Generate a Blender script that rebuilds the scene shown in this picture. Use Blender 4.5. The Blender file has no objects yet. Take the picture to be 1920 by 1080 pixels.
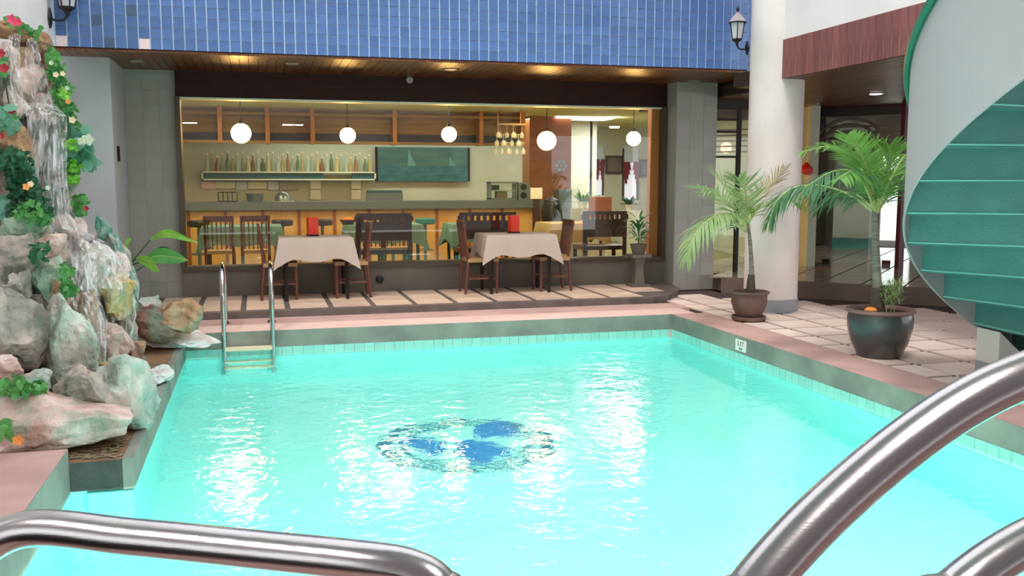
import bpy, math, random
from mathutils import Vector, Matrix, noise
random.seed(7)
PI = math.pi
S = bpy.context.scene
col = S.collection
# ------------------------------------------------------------ camera
FPX, EYE = 1750.0, 1.51
PITCH, YAW = math.radians(6.5844), math.radians(15.1812)
cd = bpy.data.cameras.new('camera'); cam = bpy.data.objects.new('camera', cd); col.objects.link(cam)
cd.sensor_width = 36.0; cd.lens = FPX / 1920.0 * 36.0; cd.clip_start = 0.05; cd.clip_end = 200
cam.location = (0, 0, EYE); cam.rotation_euler = (PI/2 - PITCH, 0, -YAW)
S.camera = cam
# ------------------------------------------------------------ sky, exposure
w = bpy.data.worlds.new('world'); S.world = w; w.use_nodes = True
bg = w.node_tree.nodes['Background']; bg.inputs[0].default_value = (0.93, 0.97, 1.0, 1); bg.inputs[1].default_value = 2.35
S.view_settings.view_transform = 'Standard'; S.view_settings.look = 'None'
S.view_settings.gamma = 1.0; S.view_settings.exposure = 0.0; S.view_settings.use_curve_mapping = False
sl = bpy.data.lights.new('sun', 'SUN'); sl.energy = 1.6; sl.angle = math.radians(12); sl.color = (1.0, 0.95, 0.9)
so = bpy.data.objects.new('sun', sl); col.objects.link(so); so.rotation_euler = (math.radians(24), math.radians(-16), 0)
def area(name, loc, rot, sx, sy, e, c):
    l = bpy.data.lights.new(name, 'AREA'); l.shape = 'RECTANGLE'; l.size = sx; l.size_y = sy; l.energy = e; l.color = c
    o = bpy.data.objects.new(name, l); col.objects.link(o); o.location = loc; o.rotation_euler = rot; return o
for k_, x_ in enumerate((.2, 2.0, 3.8)): area('underwater_fill_light', (x_, 1.78, -.75), (PI/2, 0, 0), .5, .35, 118, (1, .98, .95))  # fill added under the water, out of view, to brighten the pool
for x_ in (-.5, 2.0, 4.5): area('restaurant_fill_light', (x_, 14.6, 2.68), (0, 0, 0), .6, 1.6, 42, (1, .84, .5))  # unseen warm area lights added to brighten the dining room
area('restaurant_fill_light', (3.0, 17.4, 2.68), (0, 0, 0), 5.5, .4, 70, (.96, 1, .86))
area('restaurant_fill_light', (7.0, 17.4, 2.68), (0, 0, 0), 1.2, .8, 90, (1, .96, .92))
for x_, y_ in ((.9, .2), (-1.6, .4)): area('gallery_fill_light', (x_, y_, 2.88), (0, 0, 0), .5, .5, 34, (1, .96, .93))  # unseen lights added above the camera so the near handrails catch highlights
area('lobby_ceiling_light', (9.5, 13.2, 3.05), (0, 0, 0), 1.5, 1.5, 25, (1, .95, .9))
S.cycles.max_bounces = 12; S.cycles.transmission_bounces = 10; S.cycles.glossy_bounces = 5
S.cycles.transparent_max_bounces = 24; S.cycles.diffuse_bounces = 4; S.cycles.sample_clamp_indirect = 8.0

# ------------------------------------------------------------ projection helper (pixel + vertical plane -> point)
_cp, _sp, _cy, _sy = math.cos(PITCH), math.sin(PITCH), math.cos(YAW), math.sin(YAW)
_F = Vector((_sy*_cp, _cy*_cp, -_sp)); _R = Vector((_cy, -_sy, 0)); _U = _R.cross(_F)
_C = Vector((0, 0, EYE))
def ray(x, y): return _F*FPX + _R*(x-960) + _U*(540-y)
def at(x, y, Y):
    r = ray(x, y); return _C + r*(Y/r.y)
def atz(x, y, z):
    r = ray(x, y); return _C + r*((z-EYE)/r.z)

# ------------------------------------------------------------ materials
def lin(c):
    return tuple(((v/255)/12.92 if v/255 <= .04045 else ((v/255+.055)/1.055)**2.4) for v in c)
def rgba(c): return (*lin(c), 1)
def new_mat(name):
    m = bpy.data.materials.new(name); m.use_nodes = True
    return m, m.node_tree, m.node_tree.nodes['Principled BSDF']
def mat(name, c, rough=.6, metal=0, c2=None, scale=6, spec=None, bump=0, bscale=30, coat=0, emit=0, alpha=1, rnd=0, detail=4, stretch=None, trans=0, sheen=0):
    m, nt, b = new_mat(name)
    N, L = nt.nodes, nt.links
    b.inputs['Base Color'].default_value = rgba(c); b.inputs['Roughness'].default_value = rough
    b.inputs['Metallic'].default_value = metal
    if spec is not None: b.inputs['Specular IOR Level'].default_value = spec
    if coat: b.inputs['Coat Weight'].default_value = coat; b.inputs['Coat Roughness'].default_value = .08
    if emit: b.inputs['Emission Color'].default_value = rgba(c); b.inputs['Emission Strength'].default_value = emit
    if alpha < 1: b.inputs['Alpha'].default_value = alpha
    if trans: b.inputs['Transmission Weight'].default_value = trans
    src = None
    tc = N.new('ShaderNodeTexCoord')
    vec = tc.outputs['Object']
    if stretch:
        mp = N.new('ShaderNodeMapping'); mp.inputs['Scale'].default_value = stretch; L.new(vec, mp.inputs[0]); vec = mp.outputs[0]
    if c2:
        n = N.new('ShaderNodeTexNoise'); n.inputs['Scale'].default_value = scale; n.inputs['Detail'].default_value = detail; L.new(vec, n.inputs['Vector'])
        r = N.new('ShaderNodeValToRGB'); r.color_ramp.elements[0].position = .36; r.color_ramp.elements[1].position = .64
        r.color_ramp.elements[0].color = rgba(c); r.color_ramp.elements[1].color = rgba(c2)
        L.new(n.outputs['Fac'], r.inputs[0]); src = r.outputs[0]
    if rnd:
        oi = N.new('ShaderNodeObjectInfo'); mr = N.new('ShaderNodeMapRange')
        mr.inputs[3].default_value = 1-rnd; mr.inputs[4].default_value = 1+rnd; L.new(oi.outputs['Random'], mr.inputs[0])
        mx = N.new('ShaderNodeVectorMath'); mx.operation = 'SCALE'
        if src: L.new(src, mx.inputs[0])
        else: mx.inputs[0].default_value = lin(c)
        L.new(mr.outputs[0], mx.inputs['Scale']); src = mx.outputs[0]
    if src: L.new(src, b.inputs['Base Color'])
    if bump:
        n2 = N.new('ShaderNodeTexNoise'); n2.inputs['Scale'].default_value = bscale; n2.inputs['Detail'].default_value = 5; L.new(vec, n2.inputs['Vector'])
        bp = N.new('ShaderNodeBump'); bp.inputs['Strength'].default_value = bump; bp.inputs['Distance'].default_value = .02
        L.new(n2.outputs['Fac'], bp.inputs['Height']); L.new(bp.outputs[0], b.inputs['Normal'])
    return m
def glass_mat(name, tint=(1, 1, 1), refl=1.0, rough=0.0):
    m, nt, b = new_mat(name); N, L = nt.nodes, nt.links; N.remove(b)
    t = N.new('ShaderNodeBsdfTransparent'); t.inputs[0].default_value = (*tint, 1)
    g = N.new('ShaderNodeBsdfGlossy'); g.inputs['Roughness'].default_value = rough; g.inputs['Color'].default_value = (refl, refl, refl, 1)
    fr = N.new('ShaderNodeFresnel'); fr.inputs[0].default_value = 1.5
    mx = N.new('ShaderNodeMixShader'); L.new(fr.outputs[0], mx.inputs[0]); L.new(t.outputs[0], mx.inputs[1]); L.new(g.outputs[0], mx.inputs[2])
    L.new(mx.outputs[0], N['Material Output'].inputs[0]); return m
M = {}
M['white_wall'] = mat('white_wall', (232, 222, 220), .8, c2=(222, 214, 211), scale=2)
M['gallery'] = mat('grey_plaster', (178, 172, 174), .8)
M['column'] = mat('column_paint', (226, 213, 208), .75, c2=(217, 205, 200), scale=3)
M['grey_base'] = mat('grey_base', (150, 150, 155), .7)
M['blue_tile'] = mat('blue_tile', (68, 98, 150), .25, c2=(80, 108, 158), scale=3, rnd=.12)
M['dark_tile'] = mat('dark_blue_tile', (62, 82, 112), .5)
M['pink_tile'] = mat('pink_tile', (232, 205, 205), .6)
M['grout'] = mat('pale_grout', (206, 220, 240), .8)
M['plank'] = mat('varnished_plank', (106, 58, 28), .36, spec=.45, c2=(72, 38, 20), scale=3, stretch=(8, .7, 8), rnd=.3)
M['plank_gap'] = mat('plank_gap', (30, 20, 15), .8)
M['dark_wood'] = mat('dark_brown_wood', (50, 26, 22), .7, spec=.15, c2=(38, 24, 22), scale=3, stretch=(1, 6, 6))
M['fascia'] = mat('red_brown_board', (138, 84, 80), .55, c2=(112, 62, 60), scale=4, stretch=(9, 9, .8), rnd=.18)
M['beige_tile'] = mat('beige_grey_tile', (156, 156, 148), .32, c2=(158, 150, 142), scale=1.5, rnd=.05)
M['tile_joint'] = mat('grey_joint', (150, 150, 144), .85)
M['block'] = mat('pale_plaster', (178, 180, 180), .7, c2=(170, 170, 172), scale=1.5)
M['kerb_wall'] = mat('dark_low_wall', (112, 104, 94), .7, c2=(96, 90, 82), scale=2, bump=.1)
M['pink_wash'] = mat('pink_pebble_wash', (204, 164, 156), .8, c2=(184, 146, 140), scale=2.2, bump=.3, bscale=160)
M['pink_light'] = mat('light_pink_tile_band', (226, 192, 184), .6, c2=(214, 180, 174), scale=2)
M['brown_pebble'] = mat('brown_pebble_wash', (150, 118, 92), .85, c2=(120, 100, 84), scale=4, bump=.5, bscale=120)
M['ledge'] = mat('orange_brown_ledge', (168, 122, 84), .6, c2=(122, 98, 82), scale=5, bump=.5, bscale=90)
M['grey_wash'] = mat('grey_green_pebble_wash', (150, 154, 142), .8, c2=(124, 126, 118), scale=2.5, bump=.4, bscale=180)
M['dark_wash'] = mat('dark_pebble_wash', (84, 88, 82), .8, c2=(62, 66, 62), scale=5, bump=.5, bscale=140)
M['step_edge'] = mat('step_edge', (112, 98, 94), .7, c2=(94, 84, 80), scale=5, bump=.3, bscale=150)
M['deck_tile'] = mat('cream_deck_tile', (250, 226, 214), .4, c2=(238, 212, 200), scale=2.5, rnd=.07)
M['terrace_tile'] = mat('terrace_tile', (240, 206, 182), .35, c2=(222, 188, 166), scale=2.5, rnd=.08)
M['deck_joint'] = mat('dark_pebble_joint', (84, 68, 64), .85, bump=.3, bscale=150)
M['lobby_tile'] = mat('lobby_tile', (176, 152, 138), .12, c2=(160, 138, 126), scale=2, rnd=.08)
M['riser'] = mat('brown_riser', (122, 102, 92), .6, c2=(108, 92, 84), scale=3)
M['pool_band'] = mat('mint_pool_tile', (150, 214, 200), .3, rnd=.05)
M['pool_wall'] = mat('pool_wall_tile', (120, 226, 218), .4)
M['pool_floor'] = mat('pool_floor_tile', (166, 250, 240), .5, c2=(160, 248, 237), scale=1)
M['emblem'] = mat('blue_mosaic', (10, 140, 205), .5)
M['emblem2'] = mat('teal_mosaic', (22, 132, 164), .5)
M['chrome'] = mat('stainless_steel', (196, 192, 190), .13, 1)
M['brushed'] = mat('brushed_stainless_steel', (176, 170, 170), .24, 1, bump=.03, bscale=60, stretch=(1, 1, 12))
M['cream_plastic'] = mat('cream_plastic', (240, 214, 180), .5)
M['black_metal'] = mat('black_metal', (28, 28, 32), .45, .3)
M['lantern_glass'] = mat('frosted_pane', (190, 186, 190), .35)
M['lantern_roof'] = mat('lantern_roof', (150, 138, 142), .5)
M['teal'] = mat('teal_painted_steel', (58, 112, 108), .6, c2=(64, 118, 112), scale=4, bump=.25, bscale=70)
M['teal_edge'] = mat('teal_tread_edge', (122, 190, 180), .5)
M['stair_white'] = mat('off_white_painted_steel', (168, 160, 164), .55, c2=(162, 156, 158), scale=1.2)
M['green_rail'] = mat('green_handrail', (34, 104, 80), .35)
M['terracotta'] = mat('brown_terracotta', (112, 84, 72), .6, c2=(96, 74, 66), scale=6, bump=.15)
M['pot_dark'] = mat('dark_glazed_pot', (52, 64, 66), .3, c2=(70, 62, 58), scale=2.2, coat=.4)
M['pot_rim'] = mat('worn_pot_rim', (124, 92, 86), .6)
M['soil'] = mat('soil', (44, 32, 26), .95, c2=(70, 48, 36), scale=30)
M['trunk'] = mat('palm_trunk', (140, 134, 120), .8, c2=(104, 100, 90), scale=10, bump=.5, bscale=20, stretch=(1, 1, 4))
M['trunk_dark'] = mat('palm_trunk_base', (84, 72, 62), .9, c2=(66, 58, 52), scale=20, bump=.6)
def leaf_mat(name, c, c2, tr=.35):
    m = mat(name, c, .42, c2=c2, scale=5); nt = m.node_tree; N, L = nt.nodes, nt.links; b = N['Principled BSDF']
    t = N.new('ShaderNodeBsdfTranslucent'); t.inputs[0].default_value = rgba(c2)
    mx = N.new('ShaderNodeMixShader'); mx.inputs[0].default_value = tr
    L.new(b.outputs[0], mx.inputs[1]); L.new(t.outputs[0], mx.inputs[2]); L.new(mx.outputs[0], N['Material Output'].inputs[0]); return m
M['palm_a'] = leaf_mat('bright_palm_leaf', (74, 132, 44), (128, 172, 84))
M['palm_b'] = leaf_mat('deep_palm_leaf', (40, 96, 52), (84, 136, 84))
M['palm_c'] = leaf_mat('pale_palm_leaf', (126, 166, 92), (176, 200, 140))
M['palm_dry'] = leaf_mat('dry_palm_leaf', (132, 120, 84), (176, 164, 128), .2)
M['rib'] = mat('pale_rib', (168, 184, 110), .5)
M['leaf'] = leaf_mat('ivy_leaf', (44, 118, 62), (110, 176, 96))
M['leaf_dark'] = leaf_mat('dark_ivy_leaf', (22, 74, 50), (60, 120, 84))
M['leaf_lime'] = leaf_mat('lime_leaf', (96, 172, 40), (150, 206, 84))
M['leaf_blue'] = leaf_mat('blue_green_leaf', (74, 140, 116), (140, 190, 164))
M['leaf_white'] = leaf_mat('white_leaf', (220, 228, 200), (236, 240, 220))
M['petal_pink'] = mat('pink_petal', (236, 70, 110), .5)
M['petal_red'] = mat('red_petal', (168, 30, 50), .5)
M['petal_cream'] = mat('cream_petal', (244, 216, 176), .5)
M['petal_orange'] = mat('orange_petal', (244, 150, 70), .5)
def rockm(name, a, b, c, rough=.7):
    m, nt, bs = new_mat(name); N, L = nt.nodes, nt.links
    tc = N.new('ShaderNodeTexCoord'); oi = N.new('ShaderNodeObjectInfo'); ad = N.new('ShaderNodeVectorMath'); ad.operation = 'ADD'
    L.new(tc.outputs['Object'], ad.inputs[0]); L.new(oi.outputs['Random'], ad.inputs[1])
    n = N.new('ShaderNodeTexNoise'); n.inputs['Scale'].default_value = 3.2; n.inputs['Detail'].default_value = 8; n.inputs['Roughness'].default_value = .62; L.new(ad.outputs[0], n.inputs['Vector'])
    r = N.new('ShaderNodeValToRGB'); e = r.color_ramp.elements; e[0].position = .36; e[0].color = rgba(a); e[1].position = .66; e[1].color = rgba(c)
    k = e.new(.5); k.color = rgba(b); L.new(n.outputs['Fac'], r.inputs[0])
    n3 = N.new('ShaderNodeTexNoise'); n3.inputs['Scale'].default_value = 5.5; n3.inputs['Detail'].default_value = 5; L.new(ad.outputs[0], n3.inputs['Vector'])
    m3 = N.new('ShaderNodeMapRange'); m3.inputs[1].default_value = .46; m3.inputs[2].default_value = .62; m3.inputs[4].default_value = .6; L.new(n3.outputs['Fac'], m3.inputs[0])
    mx = N.new('ShaderNodeMix'); mx.data_type = 'RGBA'; L.new(m3.outputs[0], mx.inputs[0]); L.new(r.outputs[0], mx.inputs[6]); mx.inputs[7].default_value = rgba((206, 178, 166) if a[1] > a[0] else (126, 150, 130)); L.new(mx.outputs[2], bs.inputs['Base Color'])
    n2 = N.new('ShaderNodeTexNoise'); n2.inputs['Scale'].default_value = 14; n2.inputs['Detail'].default_value = 9; L.new(ad.outputs[0], n2.inputs['Vector'])
    bp = N.new('ShaderNodeBump'); bp.inputs['Strength'].default_value = 1.0; bp.inputs['Distance'].default_value = .045; L.new(n2.outputs['Fac'], bp.inputs['Height']); L.new(bp.outputs[0], bs.inputs['Normal'])
    bs.inputs['Roughness'].default_value = rough; return m
R = {'green': rockm('green_grey_rock', (104, 138, 116), (148, 170, 148), (214, 214, 196)),
     'pink': rockm('pink_rock', (186, 146, 134), (226, 194, 184), (246, 230, 224)),
     'tan': rockm('tan_rock', (142, 98, 66), (188, 144, 106), (222, 190, 150)),
     'mint': rockm('mint_white_rock', (134, 156, 142), (188, 200, 188), (236, 232, 224)),
     'grey': rockm('grey_rock', (112, 118, 106), (158, 150, 140), (210, 194, 184)),
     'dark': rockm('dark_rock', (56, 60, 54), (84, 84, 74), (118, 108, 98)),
     'white': rockm('white_rock', (214, 226, 220), (232, 238, 234), (246, 244, 242)),
     'teal': rockm('teal_rock', (80, 140, 122), (118, 166, 148), (170, 196, 180)),
     'yellow': rockm('yellow_rock', (176, 140, 80), (214, 176, 110), (230, 204, 160)),
     'brown': rockm('brown_rock', (104, 68, 56), (140, 98, 80), (176, 134, 112))}
# restaurant
M['ceil_in'] = mat('yellow_ceiling', (222, 216, 140), .7, c2=(210, 200, 120), scale=1.5)
M['cream_wall'] = mat('cream_interior_wall', (198, 200, 180), .8, c2=(188, 190, 168), scale=1.5)
M['floor_in'] = mat('olive_floor', (150, 138, 84), .4, c2=(132, 124, 76), scale=2)
M['bar_front'] = mat('yellow_bar_panel', (220, 180, 108), .6, c2=(206, 160, 86), scale=1.2, stretch=(2, 1, .5))
M['bar_top'] = mat('grey_green_worktop', (96, 108, 114), .3)
M['rack_wood'] = mat('olive_wood', (140, 108, 66), .5, c2=(120, 92, 56), scale=2, stretch=(.6, 4, 10))
M['navy'] = mat('navy_panel', (34, 44, 76), .5)
M['teal_panel'] = mat('teal_shelf_panel', (22, 84, 92), .4)
M['cream_trim'] = mat('cream_trim', (222, 226, 200), .5)
M['orange_wood'] = mat('orange_brown_wood', (156, 92, 44), .4, c2=(140, 78, 38), scale=2, stretch=(1, 1, 4))
M['gold_frame'] = mat('golden_wood_frame', (160, 104, 50), .4)
M['frame_dark'] = mat('dark_window_frame', (74, 60, 48), .5)
M['chair_wood'] = mat('reddish_chair_wood', (112, 62, 44), .5, c2=(92, 50, 36), scale=5, stretch=(6, 6, 1))
M['chair_seat'] = mat('tan_chair_seat', (170, 132, 88), .6)
M['settee'] = mat('dark_maroon_wood', (58, 34, 32), .45)
M['cloth'] = mat('off_white_tablecloth', (186, 166, 154), .9, bump=.1, bscale=200)
M['cloth_teal'] = mat('teal_tablecloth', (96, 140, 138), .9)
M['cloth_olive'] = mat('olive_cream_tablecloth', (170, 158, 124), .9)
M['table_leg'] = mat('black_table_leg', (26, 22, 22), .4)
M['red_menu'] = mat('red_menu_holder', (226, 52, 30), .4)
M['stool_dark'] = mat('dark_stool_vinyl', (48, 40, 42), .4)
M['stool_teal'] = mat('teal_stool_vinyl', (44, 124, 130), .35)
M['white'] = mat('white_glaze', (236, 236, 228), .35)
M['steel_grey'] = mat('grey_steel', (120, 132, 136), .3, .6)
M['light_blue'] = mat('light_blue_plastic', (110, 160, 190), .4)
M['beam'] = mat('near_black_beam', (36, 28, 28), .6)
M['maroon'] = mat('maroon_post', (84, 22, 40), .4)
M['curtain'] = mat('maroon_curtain', (128, 40, 66), .85)
M['sheer'] = mat('glowing_white_sheer', (226, 226, 240), .8, emit=.7)  # emission stands in for daylight coming through the cloth
M['bulb'] = mat('lit_globe', (255, 190, 108), .5, emit=62)
M['tube'] = mat('lit_panel', (255, 252, 245), .5, emit=6)
M['spot'] = mat('lit_downlight', (245, 240, 255), .5, emit=9)
M['off_lamp'] = mat('unlit_downlight', (150, 146, 140), .3, .4)
M['glass'] = glass_mat('window_glass', (.95, .97, .95), .9)
M['clear'] = glass_mat('clear_glass', (.9, .93, .9), .9)
M['black'] = mat('black_plastic', (20, 20, 22), .4)
M['lobby_back'] = mat('lobby_back_wall', (126, 112, 102), .7)
M['outside'] = mat('sunlit_paving', (230, 226, 220), .8)

# ------------------------------------------------------------ mesh builder
class MB:
    def __init__(s): s.v = []; s.f = []
    def box(s, c, d, rot=None):
        b = len(s.v); x, y, z = d[0]/2, d[1]/2, d[2]/2
        for q in ((-x,-y,-z),(x,-y,-z),(x,y,-z),(-x,y,-z),(-x,-y,z),(x,-y,z),(x,y,z),(-x,y,z)):
            p = Vector(q)
            if rot is not None: p = rot @ p
            s.v.append(tuple(Vector(c)+p))
        s.f += [tuple(b+i for i in q) for q in ((0,3,2,1),(4,5,6,7),(0,1,5,4),(1,2,6,5),(2,3,7,6),(3,0,4,7))]
        return s
    def span(s, a, b):  # box from corner to corner
        return s.box([(a[i]+b[i])/2 for i in range(3)], [abs(b[i]-a[i]) for i in range(3)])
    def poly(s, pts, z0, z1):  # vertical prism, pts ccw
        b = len(s.v); n = len(pts)
        s.v += [(p[0], p[1], z0) for p in pts] + [(p[0], p[1], z1) for p in pts]
        s.f.append(tuple(b+i for i in reversed(range(n)))); s.f.append(tuple(b+n+i for i in range(n)))
        for i in range(n): j = (i+1) % n; s.f.append((b+i, b+j, b+n+j, b+n+i))
        return s
    def lathe(s, prof, c=(0,0,0), n=20, cap=True, a0=0):
        b = len(s.v)
        for (r, z) in prof:
            for i in range(n):
                a = 2*PI*i/n+a0; s.v.append((c[0]+r*math.cos(a), c[1]+r*math.sin(a), c[2]+z))
        for k in range(len(prof)-1):
            for i in range(n):
                j = (i+1) % n; s.f.append((b+k*n+i, b+k*n+j, b+(k+1)*n+j, b+(k+1)*n+i))
        if cap:
            s.f.append(tuple(b+i for i in reversed(range(n)))); q = b+(len(prof)-1)*n; s.f.append(tuple(q+i for i in range(n)))
        return s
    def tube(s, pts, r, n=10, cap=True):
        pts = [Vector(p) for p in pts]; m = len(pts); b = len(s.v)
        rr = r if isinstance(r, (list, tuple)) else [r]*m
        up = None
        for i in range(m):
            t = (pts[min(i+1, m-1)]-pts[max(i-1, 0)]).normalized()
            if up is None:
                up = Vector((0, 0, 1)) if abs(t.z) < .9 else Vector((1, 0, 0))
            a = (up - t*up.dot(t)).normalized(); up = a; c = t.cross(a)
            for k in range(n):
                an = 2*PI*k/n; s.v.append(tuple(pts[i]+(a*math.cos(an)+c*math.sin(an))*rr[i]))
        for i in range(m-1):
            for k in range(n):
                j = (k+1) % n; s.f.append((b+i*n+k, b+i*n+j, b+(i+1)*n+j, b+(i+1)*n+k))
        if cap:
            s.f.append(tuple(b+k for k in reversed(range(n)))); q = b+(m-1)*n; s.f.append(tuple(q+k for k in range(n)))
        return s
    def quad(s, a, b, c, d):
        k = len(s.v); s.v += [tuple(a), tuple(b), tuple(c), tuple(d)]; s.f.append((k, k+1, k+2, k+3)); return s
    def mesh(s, name, m, smooth=False, mats=None):
        me = bpy.data.meshes.new(name); me.from_pydata(s.v, [], s.f)
        if m: me.materials.append(m)
        if smooth:
            me.polygons.foreach_set('use_smooth', [True]*len(me.polygons))
            try: me.set_sharp_from_angle(angle=math.radians(40))
            except Exception: pass
        me.update(); return me
    def build(s, name, m, parent=None, smooth=False, **k):
        o = bpy.data.objects.new(name, s.mesh(name, m, smooth)); col.objects.link(o)
        if parent is not None:
            o.parent = parent
        tag(o, **k); return o
def tag(o, label=None, cat=None, group=None, kind=None):
    if label: o['label'] = label
    if cat: o['category'] = cat
    if group: o['group'] = group
    if kind: o['kind'] = kind
    return o
def empty(name, loc=(0,0,0), rz=0, **k):
    o = bpy.data.objects.new(name, None); col.objects.link(o); o.location = loc; o.rotation_euler = (0, 0, rz); o.empty_display_size = .1
    tag(o, **k); return o
def inst(me, name, parent, loc, rot=None, scale=None, mat_=None):
    o = bpy.data.objects.new(name, me); col.objects.link(o); o.parent = parent; o.location = loc
    if rot: o.rotation_euler = rot
    if scale: o.scale = scale
    return o
def copy_tree(o, parent=None):
    c = o.copy(); col.objects.link(c); c.parent = parent
    for ch in [q for q in o.children]: copy_tree(ch, c)
    return c
def smooth_path(pts, n=8):
    P = [Vector(p) for p in pts]; P = [P[0]*2-P[1]]+P+[P[-1]*2-P[-2]]; out = []
    for i in range(1, len(P)-2):
        for k in range(n):
            t = k/n; a, b, c, d = P[i-1], P[i], P[i+1], P[i+2]
            out.append(.5*((2*b)+(c-a)*t+(2*a-5*b+4*c-d)*t*t+(3*b-a-3*c+d)*t*t*t))
    out.append(P[-2]); return out
def struct(mb, name, m, smooth=False, parent=None): return mb.build(name, m, parent, smooth, kind='structure')

TZ, WZ = .073, -.246            # terrace level, water level
PF, PRX, PLX, PLX2, PNY = 9.65, 4.5, -.74, -1.08, 1.7   # pool edges
PB = -1.45                      # pool bottom
SOF = 2.83
# ------------------------------------------------------------ pool shell
struct(MB().poly([(PLX2-.1, PNY), (PRX, PNY), (PRX, PF), (PLX-.5, PF)], PB-.15, PB), 'pool_floor', M['pool_floor'])
pw = struct(MB().span((PLX-.3, PF, PB), (PRX+.3, PF+.25, -.34)), 'pool_wall_far', M['pool_wall'])
pr = struct(MB().span((PRX, PNY-.2, PB), (PRX+.25, PF, -.34)), 'pool_wall_right', M['pool_wall'])
struct(MB().span((PLX-.25, 5.6, PB), (PLX, PF, -.30)), 'pool_wall_left', M['pool_wall'])
struct(MB().span((PLX2-.25, PNY-.2, PB), (PLX2, 5.6, -.30)), 'pool_wall_left', M['pool_wall'])
struct(MB().span((PLX2-.25, PNY-.25, PB), (PRX+.25, PNY, -.34)), 'pool_wall_near', M['pool_wall'])
# band of square tiles at the waterline
tl = MB().box((0, 0, 0), (.1, .02, .15)).mesh('tile', M['pool_band'])
struct(MB().span((PLX, PF+.012, -.34), (PRX, PF+.25, -.17)), 'trim_1', M['tile_joint'], parent=None)
band = [o for o in col.objects if o.name == 'trim_1'][0]
n = int((PRX-PLX)/.104)
for i in range(n): inst(tl, 'tile', band, (PLX+.052+i*.104, PF+.008, -.247))
band2 = struct(MB().span((PRX+.012, PNY, -.34), (PRX+.25, PF, -.17)), 'trim_2', M['tile_joint'])
for i in range(int((PF-2.2)/.104)): inst(tl, 'tile', band2, (PRX+.008, PF-.052-i*.104, -.247), (0, 0, PI/2))
for x_ in (.2, 2.0, 3.8):
    o_ = MB().lathe([(.34, 0), (.34, .02), (.30, .03)], n=24).build('added_lamp_housing', M['chrome'], None, True, label='round added underwater lamp on the near pool wall %s' % ('at its left', 'in its middle', 'at its right')[(x_ > 1)+(x_ > 3)], cat='lamp'); o_.location = (x_, PNY, -.75); o_.rotation_euler = (-PI/2, 0, 0)  # invented housings for the added pool fill, below the view
struct(MB().span((-6, -4, 2.9), (9, 1.6, 3.1)), 'ceiling_gallery', M['gallery'])
struct(MB().span((-6, -4, 3.1), (9, 1.6, 6.2)), 'wall_gallery', M['white_wall'])
struct(MB().span((-6, -4.2, 0), (9, -4, 3.1)), 'wall_front', M['gallery'])
# coping: vertical pebble-wash faces and tops
struct(MB().span((PLX-.02, PF, -.17), (PRX, PF+.14, -.001)), 'coping_far', M['grey_wash'])
struct(MB().span((PRX, PNY, -.17), (PRX+.14, PF+.14, -.001)), 'coping_right', M['grey_wash'])
# deck slabs
struct(MB().span((PLX-.05, PF+.005, -.3), (PRX+.3, 10.1, 0)), 'floor_coping_far', M['pink_light'])
struct(MB().span((-1.95, 10.1, -.3), (5.4, 10.56, .0)), 'floor_coping_back', M['pink_wash'])
struct(MB().span((PRX+.005, PNY-.3, -.3), (4.94, PF+.01, 0)), 'floor_coping_right', M['pink_wash'])
dk = struct(MB().poly([(4.94, -3), (10.6, -3), (10.6, 6.88), (6.05, 11.43), (6.05, 12.4), (4.94, 12.4)], -.3, -.012), 'floor', M['deck_joint'])
tm_half = MB().box((0, 0, 0), (.236, .428, .03)).mesh('tile', M['deck_tile'])
tm = MB().box((0, 0, 0), (.428, .428, .03)).mesh('tile', M['deck_tile'])
for j in range(-6, 12):
    yc = 5.97+.242+.4835*j
    if yc < 3.3: continue
    inst(tm_half, 'tile', dk, (5.065, yc, -.012))
    for i in range(10):
        xc = 5.21+.241+.482*i
        if xc+yc > 16.85: continue
        if xc < 5.8 and yc > 11.3: continue
        inst(tm, 'tile', dk, (xc, yc, -.012))
struct(MB().span((-6, -3, -.3), (4.94, PNY, 0)), 'floor_near', M['pink_wash'])
# left: ledge and near block
struct(MB().span((-2.6, 5.62, -.27), (PLX, PF+.02, -.08)), 'ledge', M['ledge'])
struct(MB().span((-2.0, 5.62, PB), (PLX-.25, 5.8, -.27)), 'pool_wall_left', M['pool_wall'])
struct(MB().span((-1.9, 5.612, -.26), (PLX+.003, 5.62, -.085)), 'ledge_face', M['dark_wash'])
struct(MB().span((PLX2-.02, PNY, -.3), (PLX2+.003, 5.61, -.003)), 'block_face', M['grey_wash'])
struct(MB().span((PLX-.055, 5.61, -.28), (PLX+.004, PF+.02, -.076)), 'ledge_edge', M['grey_wash'])
struct(MB().span((-6, -3, -.3), (PLX2, 5.618, 0)), 'floor_left', M['pink_wash'])
struct(MB().span((-1.99, PF+.02, -.6), (PLX-.03, 10.1, 0)), 'floor_corner', M['pink_wash'])
struct(MB().span((4.95, -3, -.4), (13, 20, -.06)), 'floor_slab', M['riser'])
# terrace
arc = [(4.35, 10.56), (4.7, 10.62), (4.98, 10.78), (5.2, 11.02), (5.42, 11.4), (5.5, 11.75)]
te = struct(MB().poly([(-1.95, 10.56)]+arc+[(5.5, 12.1), (-1.95, 12.1)], -.2, TZ), 'floor_terrace', M['step_edge'])
tt = MB().box((0, 0, 0), (.42, .44, .02)).mesh('tile', M['terrace_tile'])
for i in range(-2, 12):
    for j in range(3):
        x = .05-.0+.482*i; y = 10.93+.452*j
        if x > 4.75 and y < 11.1: continue
        if x > 5.2: continue
        inst(tt, 'tile', te, (x, y, TZ-.005))
struct(MB().span((-1.95, 10.56, TZ), (4.4, 10.575, TZ+.002)), 'trim_3', M['step_edge'])

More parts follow.
